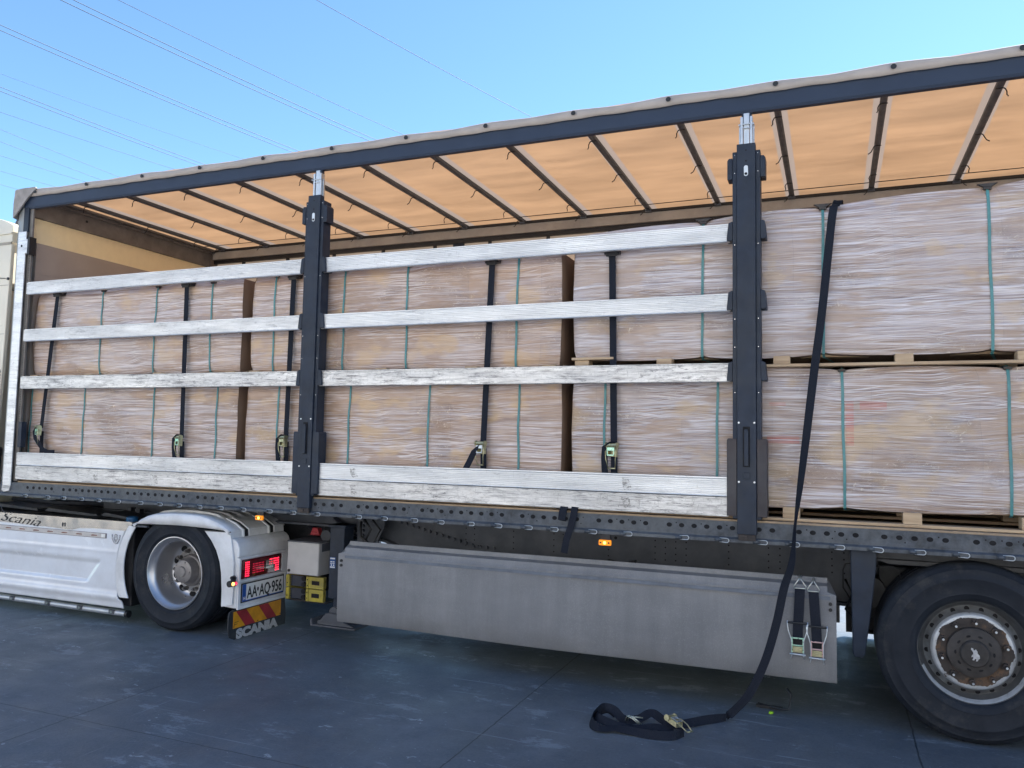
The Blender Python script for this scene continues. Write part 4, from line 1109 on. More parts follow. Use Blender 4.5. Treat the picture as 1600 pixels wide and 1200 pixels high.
# tractor rear wheel: deep dish alloy
def truck_wheel(parent, cx, cz, y):
    wl = bpy.data.objects.new('wheel', None); COL.objects.link(wl); wl.parent = parent; wl.location = (cx, y, cz); wl.empty_display_size = .1
    MB().lathe(tyre_mb(.483, .298, .30, .0), (0, 0, 0), 96).build('tyre', 'rubber', wl, auto=.7)
    mb = MB(); mb.lathe([(.300, .03), (.305, .006), (.303, -.002), (.297, -.003), (.293, .004), (.286, .022), (.272, .032), (.262, .045), (.258, .07), (.254, .16), (.243, .205), (.225, .226), (.200, .232)], (0, 0, 0), 96)
    mb.build('rim', basic('polished_alloy_rim', (.50, .50, .52), .34, .85, var=.1, vscale=3), wl, auto=.7)
    mb = MB(); mb.lathe([(.200, .232), (.165, .214), (.135, .208), (.125, .205)], (0, 0, 0), 64)
    mb.build('wheel_disc', basic('dusty_alloy_disc', (.42, .41, .40), .38, .6), wl, smooth=True)
    mb = MB()
    for i in range(10):
        t = 2*PI*i/10+.3; e = Vector((math.cos(t), 0, math.sin(t))); tg = Vector((-math.sin(t), 0, math.cos(t))); nr = Vector((-e.x*.25, -.96, -e.z*.25)).normalized(); rd = nr.cross(tg)
        c = e*.208+Vector((0, .2225, 0))
        mb.add([(c+tg*.034*math.cos(a)+rd*.023*math.sin(a))[:] for a in [2*PI*q/14 for q in range(14)]], [list(range(14))])
    mb.build('hand_hole', 'hole', wl)
    nm_ = basic('nut_steel', (.16, .155, .155), .35, .8)
    for i in range(10):
        mb = MB()
        t = 2*PI*i/10; c_ = (.1675*math.cos(t), .193, .1675*math.sin(t)); mb.cyl(c_, .020, .034, 'y', 6); mb.cyl((c_[0], .172, c_[2]), .011, .03, 'y', 10, r2=.013)
        mb.build('wheel_nut', nm_, wl)
    mb = MB(); mb.lathe([(.138, .205), (.135, .180), (.129, .170), (.124, .176), (.112, .170), (.102, .120), (.094, .095), (.070, .085), (.045, .085), (.040, .074), (.0001, .073)], (0, 0, 0), 64)
    for i in range(5):
        t = 2*PI*i/5; mb.cyl((.080*math.cos(t), .088, .080*math.sin(t)), .007, .01, 'y', 8)
    mb.build('hub_cover', basic('grey_planet_hub', (.22, .205, .20), .45, .5), wl, auto=.5)
    return wl
tw = truck_wheel(TK, AC[0], AC[1]+.005, -.022)
mb = MB().lathe(tyre_mb(.483, .298, .30, .0), (0, 0, 0), 64); o = mb.build('wheel', 'rubber', TK, auto=.7); o.location = (AC[0], .315, AC[1]+.005)
for yy in (1.95, 2.24):
    o2 = MB().lathe(tyre_mb(.483, .298, .29, .0), (0, 0, 0), 48).build('wheel', 'rubber', TK, auto=.7); o2.location = (AC[0], yy-.02, AC[1]+.005)
MB().tube([(AC[0], .3, AC[1]), (AC[0], 2.2, AC[1])], .11, 12).build('axle', 'black', TK, smooth=True)
fw = copy_tree(tw, TK); fw.location = (-1.62, -.022, AC[1]+.005)

# cab
ca = MB()
prof = [(-2.75, .40), (-2.78, 1.2), (-2.70, 2.2), (-2.45, 3.05), (-2.30, 3.10), (-.50, 3.10), (-.50, 1.00), (-1.0, 1.0), (-1.0, .87), (-2.2, .87), (-2.2, .40)]
ca.prism(prof, .06, 2.46, 'y')
cab = ca.build('cab', 'cream', TK, bevel=.04)
# roof fairing, high and sloping forward
ca = MB(); ca.prism([(-2.45, 3.102), (-2.25, 3.30), (-1.5, 3.72), (-.9, 3.79), (-.46, 3.735), (-.46, 3.102)], .10, 2.42, 'y')
ca.build('roof_fairing', 'cream', TK, bevel=.05)
# side air deflector reaching back towards the trailer
ca = MB(); ca.prism([(-.70, 1.50), (-.285, 1.50), (-.242, 2.3), (-.225, 3.05), (-.222, 3.50), (-.70, 3.50)], .045, .085, 'y')
sdf = ca.build('side_deflector', 'cream', TK, bevel=.008)
ca = MB(); ca.box(-.70, -.224, .040, .05, 3.495, 3.515); ca.box(-.72, -.235, .0425, .046, 3.085, 3.09); ca.box(-.72, -.245, .0425, .046, 2.60, 2.604); ca.box(-.72, -.255, .0425, .046, 2.245, 2.249)
ca.build('deflector_seam', basic('shadow_cream', (.30, .27, .22), .5), sdf)
ca = MB(); ca.prism([(-.75, 3.518), (-.225, 3.518), (-.225, 3.690), (-.32, 3.735), (-.50, 3.79), (-.75, 3.80)], .050, .16, 'y'); ca.box(-.76, -.224, .035, .06, 3.60, 3.622); ca.box(-.78, -.228, .040, .06, 3.518, 3.53)
ca.build('upper_deflector', 'cream', TK, bevel=.006)
ca = MB(); ca.cyl((-.235, .040, 3.15), .014, .012, 'y', 12); ca.tube([(-.27, .038, 3.155), (-.40, .036, 3.165)], .004, 6); ca.build('deflector_latch', 'black', sdf)
ca = MB()
for k in range(5): ca.box(-.75, -.262, .030, .044, 2.09+k*.032, 2.112+k*.032)
ca.build('air_grille', 'black', sdf)
ca = MB(); ca.prism([(-.62, 1.02), (-.30, 1.02), (-.29, 1.49), (-.62, 1.49)], .10, .13, 'y'); ca.prism([(-.34, .90), (-.28, .90), (-.25, 1.48), (-.31, 1.48)], .06, .11, 'y'); ca.build('cab_rear_panel', 'black', TK, bevel=.004)
hn = MB(); hn.cyl((-.50, .42, 3.845), .045, .02, 'x', 20, r2=.038); hn.cyl((-.50, .52, 3.835), .03, .05, 'z', 14); hn.tube([(-.75, .40, 3.83), (-.52, .42, 3.845)], [.012, .03], 10); hn.box(-.70, -.30, .30, .50, 3.785, 3.80)
hn.build('roof_horn', basic('dull_horn_grey', (.22, .20, .19), .4, .5), TK, auto=.5)
hn = MB(); hn.cyl((-.33, .20, 3.755), .042, .035, 'x', 18); hn.cyl((-.352, .20, 3.755), .03, .01, 'x', 18); hn.build('roof_lamp', 'frame', TK, auto=.6)
MB().tube([(-.06, -.02, 1.16), (-.065, -.02, 1.06), (-.05, -.03, .98), (.0, -.03, .90), (.06, -.02, .86)], .003, 6).build('seal_cable', 'frame', TR, smooth=True)

# ================================================================== white box between flap and leg (on the trailer) and chocks
mb = MB(); mb.box(3.05, 3.365, .30, .66, .505, .772)
bx = mb.build('side_locker', 'boxwhite', TR, bevel=.010)
mb = MB(); mb.box(3.048, 3.372, .298, .664, .7725, .782); mb.box(3.366, 3.369, .34, .655, .70, .768); mb.build('locker_lid', 'frame', bx, bevel=.003)
mb = MB(); mb.cyl((3.075, .298, .535), .012, .008, 'y', 14); mb.build('locker_lock', 'black', bx)
mb = MB(); mb.cyl((3.12, .60, .815), .045, .03, 'z', 16); mb.prism([(3.07, .80), (3.17, .80), (3.15, .86), (3.10, .865)], .57, .63, 'y'); mb.build('red_coupling', 'redplastic', TR, bevel=.006)
mb = MB()
for k, (a, b_, c_) in enumerate([(2.98, .70, .80), (3.18, .75, .84), (3.3, .62, .90)]):
    mb.tube([(a-.2, b_+.2, c_+.1), (a, b_, c_+.05), (a+.12, b_-.06, c_), (a+.3, b_+.1, c_-.06)], .02, 8)
mb.box(2.95, 3.1, .75, .95, .78, .92); mb.cyl((3.33, .50, .82), .05, .12, 'y', 14)
mb.build('coupling_lines', basic('dark_hose_grey', (.018, .021, .03), .5), TR, auto=.6)
def chock(z, lab):
    c = empty('wheel_chock', (3.19, .36, z), lab, 'wheel chock', 'yellow wheel chocks in the rack')
    mb = MB()
    # curved wedge seen from the side, open ribs
    mb.prism([(.04, 0), (.19, 0), (.19, .098), (.04, .098)], .0, .04, 'y')
    mb.box(-.19, -.155, .0, .16, 0, .098)
    mb.box(.02, .045, -.006, .16, 0, .098)
    mb.box(-.155, .02, .03, .16, .01, .09)
    mb.build('chock_body', 'yellow', c, bevel=.003)
    mb = MB(); mb.box(-.150, .018, .020, .0295, .006, .092)
    for k in range(6): mb.box(-.155+.0*k, -.14, .012, .02, .008+k*.015, .014+k*.015)
    mb.build('chock_ribs', basic('dark_chock_side', (.03, .035, .05), .5), c)
    mb = MB()
    for k in range(2): MB().cyl((-.012, .010, .026+k*.048), .020, .022, 'y', 16).build('round_opening', 'hole', c)
    MB().box(.075, .150, -.003, -.001, .032, .066).build('slot_opening', 'hole', c)
    mb.disc((.034, -.0075, .025), .006); mb.disc((.034, -.0075, .072), .006); mb.disc((-.173, -.001, .03), .006)
    mb.build('bolt_holes', 'hole', c)
    return c
chock(.285, 'yellow wheel chock, lower one of the two under the white locker')
chock(.389, 'yellow wheel chock, upper one of the two under the white locker')
MB().box(2.99, 3.39, .39, .56, .270, .283).build('chock_rack', 'black', TR)

# ================================================================== removable aluminium side slats
def slat(x0, x1, z0, z1, mat, label, group, ribs=True, tilt=0., yo=0.):
    h = z1-z0; P = [(-.005, 0)]
    n = 9
    P = [(.0, .0)]
    P.append((-.024, .0)); P.append((-.027, .004))
    if ribs:
        for k in range(n):
            a = .010+(h-.024)*k/n; b = .010+(h-.024)*(k+1)/n
            P += [(-.0250, a), (-.0290, a+.0018), (-.0290, b-.0034), (-.0250, b-.0016)]
    P += [(-.027, h-.010), (-.030, h-.008), (-.030, h-.001), (-.028, h), (0, h)]
    e = empty('side_slat', (x0, -.002+yo, z0), label, 'side slat', group)
    e.rotation_euler = (0, -tilt, 0)
    mb = MB(); mb.prism(P, 0, x1-x0, 'x')
    o = mb.build('slat_profile', mat, e, auto=.3)
    c = MB(); c.box(-.020, -.001, -.026, .0, .006, h-.004); c.build('end_cap', 'alu_dirty', e, bevel=.002)
    c = MB(); c.box(x1-x0+.001, x1-x0+.006, -.024, .0, .004, h-.004); c.build('end_cap', 'alu_dirty', e)
    return e
GS = 'removable aluminium slats closing the trailer side'
slat(.152, 3.338, 2.958, 3.078, 'alu', 'worn white aluminium slat at the top of the front bay, above the black strap heads', GS)
slat(.150, 3.338, 2.505, 2.622, 'alu', 'bright scuffed aluminium slat, second from the top in the front bay', GS)
slat(.148, 3.345, 2.052, 2.172, 'alu_dirty', 'dirty grey aluminium slat at mid height in the front bay', GS, ribs=False)
slat(.160, 3.338, 1.330, 1.452, 'alu', 'scratched white aluminium slat resting on top of the lowest one in the front bay', GS)
slat(.158, 3.336, 1.198, 1.326, 'alu_dirty', 'stained grey aluminium slat, lowest in the front bay just above the floor rail', GS, ribs=False)
slat(3.540, 6.690, 2.958, 3.076, 'alu_cleaner', 'finely ribbed bright aluminium slat at the top between the two dark posts', GS)
slat(3.540, 6.690, 2.505, 2.620, 'alu_cleaner', 'ribbed bright aluminium slat, second from the top between the two dark posts', GS)
slat(3.545, 6.692, 2.050, 2.172, 'alu_dirty', 'heavily scratched grey aluminium slat at mid height between the two dark posts', GS, ribs=False)
slat(3.582, 6.675, 1.322, 1.446, 'alu_cleaner', 'white ribbed aluminium slat lying on the battered lowest slat between the two dark posts', GS)
slat(3.580, 6.675, 1.196, 1.318, 'alu_dirty', 'battered grey aluminium slat with pale gouges, lowest between the two dark posts', GS, ribs=False)

# ================================================================== pallets with wrapped loads
YF = .100
def load(x0, x1, z0, ph, z1a, z1b, straps, blocks, seed, label, white=0., toplip=False, cinch=.03):
    """pallet from z0 to z0+ph, load up to z1a (left) .. z1b (right)"""
    e = empty('wrapped_pallet_load', (x0, YF, z0), label, 'pallet load', 'film wrapped pallet loads stacked two high')
    Ln = x1-x0; D = 2.20
    p = MB()
    for k in range(5): p.box(.01, Ln-.01, -.045+k*.52, .055+k*.52, 0, .018)
    for bxx in blocks+[.07, Ln-.07]:
        for k in range(4): p.box(bxx-.05, bxx+.05, -.035+k*.55, .065+k*.55, .019, ph-.019)
    nb = 12
    for k in range(4): p.box(.005, Ln-.005, .10+k*.55, .20+k*.55, ph-.018, ph-.001)
    p.box(.0, .30, -.05, .02, ph-.018, ph-.001) if seed == 6 else None
    p.build('pallet', 'wood', e, bevel=.002)
    NX = max(40, int(Ln/.022)); NZ_ = 26; NY = 14
    rr = random.Random(seed); ph1, ph2 = rr.uniform(0, 6), rr.uniform(0, 6)
    H0 = ph-(.030 if seed in (1, 2, 3, 4) and z0 > 2 else .022)
    def zt(x): return (z1a+(z1b-z1a)*x/Ln)-z0
    def surf(u, v, wv):
        # u along x 0..1, v along y 0..1, wv along z 0..1
        x = u*Ln; y = v*D; zb = H0; z_ = zb+(zt(x)-zb)*wv
        r = .030
        # distance to strap
        cn = 0
        for s in straps: cn = max(cn, math.exp(-((x-s)/.045)**2)*1.0+.0*s, .75*math.exp(-abs(x-s)/.11))
        edge_t = math.exp(-((1-wv)/.045)**2); edge_b = math.exp(-(wv/.045)**2)
        nb_ = .5*math.sin(3.1*x+ph1)+.5*math.sin(7.3*x+ph2)
        if v == 0 or v < .03:
            bul = .010*math.sin(PI*min(1, max(0, wv)))*(1-cn*.6)+.005*math.sin(9*x+5*wv+ph1)*math.sin(PI*wv)+.004*math.sin(23*x+14*wv*wv+ph2)*math.sin(PI*wv)
            y -= bul*(1-v/.03)
        # rounded edges
        if v < .02: y += r*.7*(edge_t+edge_b)
        z_ -= cinch*cn*edge_t*(1-min(1, v*3)) ; z_ += cinch*.7*cn*edge_b*(1-min(1, v*3))
        z_ += .006*nb_*edge_t - .006*nb_*edge_b
        if u < .001 or u > .999:
            x += (-1 if u < .5 else 1)*(.010*math.sin(PI*wv)-.012*(edge_t+edge_b))
        eu = math.exp(-(u*Ln/.02)**2)+math.exp(-((1-u)*Ln/.02)**2)
        if v < .001: y += .018*eu
        return (x, y, z_)
    wrap = MB()
    def patch(fn, n1, n2, mi, flip=False):
        o0 = len(wrap.v)
        for i in range(n1+1):
            for j in range(n2+1): wrap.v.append(fn(i/n1, j/n2))
        for i in range(n1):
            for j in range(n2):
                q = (o0+i*(n2+1)+j, o0+(i+1)*(n2+1)+j, o0+(i+1)*(n2+1)+j+1, o0+i*(n2+1)+j+1)
                wrap.f.append(q[::-1] if flip else q); wrap.mi.append(mi)
    patch(lambda a, b: surf(a, 0, b), NX, NZ_, 0)
    patch(lambda a, b: surf(a, b*b, 1), NX, NY, 0)
    patch(lambda a, b: surf(a, b*b, 0), NX, NY, 1)
    patch(lambda a, b: surf(0, a*a, b), NY, NZ_, 1)
    patch(lambda a, b: surf(1, a*a, b), NY, NZ_, 1)
    patch(lambda a, b: surf(a, 1, b), 12, 8, 1)
    fm = mk_film('stretch_film_%d' % seed, seed, white)
    wrap.build('wrapped_stack', [fm, 'card'], e, smooth=False, auto=1.0, merge=True)
    for si, s in enumerate(straps):
        b = MB(); pth = []; r = random.Random(seed*10+si); lean = r.uniform(-.012, .012)
        nn = 16
        zb_ = H0+cinch*.5; ztp = zt(s)-cinch
        pth.append(((s, .45, zt(s)+.001), (1, 0, 0))); pth.append(((s, .05, zt(s)+.000), (1, 0, 0)))
        for k in range(nn+1):
            wv = 1-k/nn; q = surf(s/Ln, 0, min(.97, max(.03, wv)))
            pth.append(((s+lean*(1-wv)+.0018*math.sin(k*.7), q[1]-.0055, zb_+(ztp-zb_)*wv), (1, 0, 0)))
        pth.append(((s+lean, .05, H0-.004), (1, 0, 0))); pth.append(((s+lean+.1, .5, .05), (1, 0, 0)))
        b.ribbon(pth, .0165, .0016); b.build('strapping_band', 'band', e)
        c = MB(); c.box(s-.022, s+.022, -.004, .040, ztp-.006, ztp+.010); c.prism([(s-.055, ztp+.030), (s+.055, ztp+.030), (s+.022, ztp+.010), (s-.022, ztp+.010)], -.006, .02, 'y') if toplip else None
        c.build('band_corner', basic('dark_corner_piece', (.04, .035, .033), .6), e, bevel=.002)
    return e
def rel(x0, L_): return [a-x0 for a in L_]
load(.100, 2.628, 1.182, .105, 2.135, 2.135, rel(.10, [.135, .84, 1.70, 2.418]), rel(.10, [.9, 1.75]), 1, 'film wrapped pallet load at the front end of the trailer, lower of its stack')
load(.110, 2.632, 2.150, .062, 2.995, 2.995, rel(.11, [.997, 1.669, 2.304]), rel(.11, [.9, 1.75]), 2, 'film wrapped pallet load at the front end of the trailer, upper of its stack', white=.35, cinch=.026)
load(2.730, 5.512, 1.182, .105, 2.135, 2.135, rel(2.73, [3.063, 3.76, 4.468, 5.198]), rel(2.73, [3.7, 4.8]), 3, 'brown film wrapped pallet load with crumpled film, lower of the middle stack', white=-.45)
load(2.748, 5.500, 2.150, .062, 2.998, 3.02, rel(2.748, [2.985, 3.671, 4.246, 5.174]), rel(2.748, [4.049, 4.821]), 4, 'film wrapped pallet load with torn film at its right end, upper of the middle stack', cinch=.014)
load(5.605, 8.402, 1.182, .105, 2.145, 2.145, rel(5.605, [5.837, 6.598, 7.35, 8.238]), rel(5.605, [7.05, 7.728]), 5, 'wrapped load with faint red tape marks, lower one right of the right-hand dark post', white=.0, cinch=.022)
load(5.605, 8.402, 2.150, .088, 3.125, 3.235, rel(5.605, [6.502, 7.248, 8.158]), rel(5.605, [6.25, 6.998, 7.698]), 6, 'tallest wrapped load in glossy whitish film, upper one right of the right-hand dark post', white=.75, toplip=True, cinch=.03)
load(8.500, 11.28, 1.182, .105, 2.145, 2.145, [.23, .99, 1.74, 2.6], [1.4, 2.1], 7, 'film wrapped pallet load cut off by the right edge, lower of its stack')
load(8.500, 11.28, 2.150, .088, 3.20, 3.20, [.9, 1.64, 2.5], [1.4, 2.1], 8, 'film wrapped pallet load cut off by the right edge, upper of its stack', white=.5)

# ================================================================== ratchet straps
def ratchet(parent, loc, rz=0., ry=0., rx=0., col='zincgreen', wires=True, s=1.):
    e = bpy.data.objects.new('ratchet', None); COL.objects.link(e); e.parent = parent; e.location = loc; e.rotation_euler = (rx, ry, rz); e.scale = (s, s, s); e.empty_display_size = .05
    mb = MB()
    for sx in (-1, 1):
        a, b = (sx*.031, sx*.034) if sx > 0 else (-.034, -.031)
        mb.prism([(-.032, .0), (-.004, -.012), (-.001, .055), (-.010, .078), (-.028, .080), (-.038, .060)], a, b, 'x')
    mb.box(-.031, .031, -.006, -.003, -.010, .028)
    mb.build('frame', 'zinc', e, bevel=.002)
    mb = MB(); mb.box(-.024, .024, -.036, -.032, .028, .050); mb.box(-.026, .026, -.040, -.036, -.004, .004); mb.box(-.028, -.022, -.038, -.034, .0, .05); mb.box(.022, .028, -.038, -.034, .0, .05)
    mb.build('locking_plate', col, e, bevel=.001)
    mb = MB(); mb.cyl((0, -.024, .064), .013, .074, 'x', 12)
    for sx in (-.042, .042): mb.cyl((sx, -.024, .064), .018, .006, 'x', 14)
    mb.build('spool', 'zinc', e)
    if wires:
        mb = MB()
        for sx in (-1, 1): mb.tube([(sx*.034, -.024, .06), (sx*.040, -.036, .02), (sx*.037, -.035, -.03), (sx*.026, -.022, -.085)], .0032, 6)
        mb.tube([(-.028, -.024, -.085), (.028, -.024, -.085)], .005, 8)
        mb.build('handle', 'zinc', e, smooth=True)
    return e
def inner_strap(xt, xb, zt, zr, label, tail, col='zincgreen'):
    e = empty('ratchet_strap', (xb, .05, 1.19), label, 'ratchet strap', 'black ratchet straps holding the pallets')
    yb = .066; n = 24; pth = [((xt-xb, .9, zt+.045-1.19), (1, 0, 0)), ((xt-xb, .10, zt+.035-1.19), (1, 0, 0)), ((xt-xb, .035, zt+.03-1.19), (1, 0, 0))]
    for k in range(n+1):
        t = k/n; z = zt+.015+(zr+.06-zt-.015)*t
        pth.append(((xt-xb+(xb-xt)*t, yb-.05+.012*math.sin(PI*t)*0-.016*t, z-1.19), (1, .04*math.sin(5*t), 0)))
    mb = MB().ribbon(pth, .047, .003)
    mb.ribbon([((0, .008, zr-1.19+.03), (1, 0, 0)), ((0, .012, zr-1.19-.08), (1, 0, 0)), ((0, .02, .012), (1, 0, 0)), ((0, .03, -.0), (1, 0, 0))], .047, .003)
    mb.build('webbing', 'strapdark', e)
    c = MB(); c.box(xt-xb-.055, xt-xb+.055, .004, .075, zt-1.19-.012, zt-1.19+.022); c.box(xt-xb-.04, xt-xb+.04, -.002, .003, zt-1.19-.03, zt-1.19+.015); c.build('corner_protector', 'black', e, bevel=.004)
    ratchet(e, (0, -.004, zr-1.19), ry=0, rz=-.35, col=col, s=1.05)
    mb = MB()
    mb.ribbon(tail(zr-1.19), .045, .003); mb.build('loose_tail', 'strapdark', e)
    return e
def tail_loop(z): return [((.0, -.002, z+.075), (1, 0, .1)), ((-.03, -.02, z+.085), (1, 0, .5)), ((-.055, -.025, z+.05), (.9, .2, .3)), ((-.060, -.022, z-.02), (1, .1, 0)), ((-.058, -.012, z-.12), (1, 0, 0)), ((-.055, -.0, z-.2), (1, 0, 0))]
def tail_slant(z): return [((.0, -.004, z+.06), (1, 0, .2)), ((-.025, -.02, z+.055), (1, 0, .8)), ((-.06, -.028, z+.0), (.8, 0, -.6)), ((-.10, -.03, z-.08), (.8, 0, -.6)), ((-.14, -.028, z-.15), (.9, .2, -.5)), ((-.12, -.02, z-.175), (.2, 0, 1)), ((-.04, -.026, z-.15), (0, 0, 1)), ((.03, -.026, z-.155), (0, 0, 1)), ((.035, -.02, z-.18), (0, 0, 1))]
def tail_right(z): return [((.0, -.004, z+.06), (1, 0, -.2)), ((-.04, -.02, z+.075), (1, 0, .3)), ((-.055, -.026, z+.03), (1, 0, .1)), ((-.03, -.036, z-.03), (.8, 0, .5)), ((.03, -.04, z-.085), (.7, 0, .6)), ((.08, -.03, z-.145), (.7, 0, .6)), ((.13, -.02, z-.165), (.2, 0, 1)), ((.22, -.02, z-.165), (0, 0, 1))]
inner_strap(.445, .350, 2.965, 1.625, 'black ratchet strap leaning to the left, nearest to the front end of the trailer', tail_right)
inner_strap(2.045, 2.085, 2.965, 1.560, 'black ratchet strap with green ratchet plate, over the front stack of pallets', tail_loop)
inner_strap(3.190, 3.185, 2.965, 1.575, 'black ratchet strap just left of the front dark post', tail_loop, 'zinc')
inner_strap(4.975, 4.940, 2.968, 1.560, 'black ratchet strap with its loose tail slanting out to the left, middle stack', tail_slant, 'galv')
inner_strap(5.885, 5.915, 2.968, 1.565, 'black ratchet strap on the third stack, left of the rear dark post', tail_loop)

# long strap hanging from the load down to the ground
hs = empty('hanging_strap', (6.6, -.15, 0), 'long twisted black strap hanging from the tallest load to a heap on the ground', 'strap')
O = Vector((6.6, -.15, 0))
def rp(lst): return [((Vector(p)-O)[:], w_) for p, w_ in lst]
def smooth_path(ctrl, n=8):
    out = []
    P = [Vector(c[0]) for c in ctrl]; W = [Vector(c[1]).normalized() for c in ctrl]
    for i in range(len(P)-1):
        p0 = P[max(i-1, 0)]; p1_ = P[i]; p2_ = P[i+1]; p3_ = P[min(i+2, len(P)-1)]
        for k in range(n):
            t = k/n
            q = .5*((2*p1_)+(-p0+p2_)*t+(2*p0-5*p1_+4*p2_-p3_)*t*t+(-p0+3*p1_-3*p2_+p3_)*t**3)
            out.append((q, (W[i]*(1-t)+W[i+1]*t)))
    out.append((P[-1], W[-1])); return out
top = [((7.35, .8, 3.24), (1, 0, 0)), ((7.345, .14, 3.205), (1, 0, 0)), ((7.325, .076, 3.165), (1, 0, 0)), ((7.303, .050, 3.083), (1, .0, 0)), ((7.243, .02, 2.513), (1, .05, 0)), ((7.192, -.00, 2.113), (1, .15, 0)), ((7.145, -.02, 1.718), (1, .45, 0)), ((7.107, -.04, 1.405), (.8, .9, 0)), ((7.080, -.055, 1.191), (.25, 1, 0)), ((7.068, -.070, 1.038), (.45, 1, 0)), ((7.053, -.075, .922), (.9, .7, 0)), ((7.012, -.08, .786), (1, .3, -.1)), ((6.972, -.085, .593), (1, .2, -.2)), ((6.921, -.10, .403), (1, .15, -.35)), ((6.866, -.12, .258), (1, .1, -.5)), ((6.805, -.14, .142), (1, .2, -.6)), ((6.739, -.17, .066), (.8, .4, -.6)), ((6.69, -.21, .024), (.25, .2, .35))]
mb = MB().ribbon(rp(smooth_path(top)), .049, .003)
mb.build('webbing', 'strapdark', hs)
heap = [((6.69, -.21, .022), (.2, .1, .3)), ((6.60, -.30, .026), (.2, .7, .7)), ((6.517, -.40, .028), (.1, 1, .6)), ((6.44, -.47, .026), (0, .8, .7)), ((6.36, -.45, .034), (.1, .2, 1)), ((6.28, -.40, .048), (.2, .8, .7)), ((6.22, -.46, .026), (0, .9, .5)), ((6.14, -.51, .024), (0, .5, .9)), ((6.07, -.48, .060), (.3, .7, .7)), ((6.00, -.47, .060), (.4, .3, .9)), ((5.960, -.55, .034), (.3, .1, .8)), ((5.985, -.65, .022), (.1, .5, .7)), ((6.05, -.70, .020), (-.1, .9, .4)), ((6.13, -.67, .022), (0, 1, .3)), ((6.22, -.67, .022), (0, .8, .6)), ((6.34, -.68, .022), (0, .5, .9)), ((6.45, -.64, .022), (.1, .7, .7)), ((6.50, -.57, .026), (.3, .5, .8))]
mb = MB().ribbon(rp(smooth_path(heap)), .050, .003)
heap2 = [((6.44, -.55, .020), (0, 1, .4)), ((6.33, -.57, .030), (0, 1, .5)), ((6.22, -.60, .018), (0, 1, .3)), ((6.12, -.63, .030), (.2, 1, .5)), ((6.02, -.60, .040), (.5, .6, .8)), ((5.97, -.52, .030), (.6, .2, .9)), ((6.02, -.45, .050), (.2, .3, 1)), ((6.08, -.47, .035), (0, .4, 1))]
mb.ribbon(rp(smooth_path(heap2)), .048, .003)
mb.build('loose_heap', 'strapdark', hs)
ratchet(hs, (6.46-O.x, -.545-O.y, .040), rx=-1.25, rz=1.15, ry=.15, col='galv', s=.95)
mb = MB()
for dx in (0, .012): mb.tube([((Vector(p)-O)+Vector((dx, dx*.6, 0)))[:] for p in [(6.24, -.545, .02), (6.20, -.56, .055), (6.165, -.54, .058), (6.15, -.51, .02)]], .004, 6)
mb.tube([((Vector(p)-O))[:] for p in [(6.17, -.54, .058), (6.25, -.50, .045)]], .004, 6)
mb.build('wire_hook', basic('pale_zinc_wire', (.62, .63, .52), .3, .8), hs, smooth=True)

# two short ratchet straps hooked on the side guard
def hook_strap(xt, xb, label, col, dz=0.):
    e = empty('hooked_strap', (xb, .01, .36), label, 'ratchet strap', 'short straps hooked on the grey side guard')
    zo = .36
    mb = MB(); mb.ribbon([((xt-xb, .010, .785-zo-dz), (1, 0, 0)), (((xt-xb)*.6, -.002, .66-zo-dz), (1, .03, 0)), (((xt-xb)*.2, -.004, .56-zo-dz), (1, 0, 0)), ((0, -.006, .47-zo-dz), (1, 0, 0))], .058, .005)
    mb.build('webbing', 'strapdark', e)
    h = MB()
    for s in (-1, 1): h.tube([(xt-xb+s*.030, .008, .780-zo-dz), (xt-xb+s*.034, .006, .795-zo-dz), (xt-xb+s*.006, .012, .838-zo-dz), (xt-xb+s*.005, .05, .852-zo-dz), (xt-xb+s*.005, .09, .835-zo-dz)], .0038, 6)
    h.tube([(xt-xb-.032, .008, .782-zo-dz), (xt-xb+.032, .008, .782-zo-dz)], .004, 6)
    h.build('wire_hook', basic('pale_zinc_hook', (.62, .62, .56), .3, .8), e, smooth=True)
    b = MB(); b.cyl((0, -.008, .575-zo-dz), .007, .115, 'x', 8)
    b.build('handle_bar', 'black', e)
    b = MB()
    for s in (-1, 1): b.tube([(s*.058, -.010, .585-zo-dz), (s*.058, -.012, .560-zo-dz), (s*.054, -.016, .53-zo-dz), (s*.036, -.018, .475-zo-dz), (s*.034, -.016, .38-zo-dz), (s*.040, -.02, .362-zo-dz)], .0036, 6)
    b.tube([(-.046, -.022, .392-zo-dz), (.046, -.022, .390-zo-dz)], .0055, 8)
    b.build('handle_wire', 'galv', e, smooth=True)
    f = MB(); f.box(-.036, -.028, -.020, -.002, .40-zo-dz, .49-zo-dz); f.box(.028, .036, -.020, -.002, .40-zo-dz, .49-zo-dz); f.box(-.028, .028, -.020, -.012, .482-zo-dz, .490-zo-dz); f.box(-.028, .028, -.022, -.012, .440-zo-dz, .447-zo-dz)
    f.build('ratchet_frame', col, e, bevel=.002)
    f = MB(); f.box(-.028, .028, -.024, -.010, .402-zo-dz, .436-zo-dz); f.box(-.02, .02, -.026, -.023, .408-zo-dz, .424-zo-dz); f.build('release_plate', 'zinc', e, bevel=.003)
    f = MB(); f.box(-.026, .026, -.010, -.007, .448-zo-dz, .481-zo-dz); f.build('spool', 'hole', e)
hook_strap(7.100, 7.085, 'left of two short ratchet straps on the grey side guard, with greenish buckle', 'zincgreen')
hook_strap(7.177, 7.195, 'right of two short ratchet straps on the grey side guard, with pinkish buckle', basic('pinkish_zinc', (.62, .42, .42), .3, .8), .012)

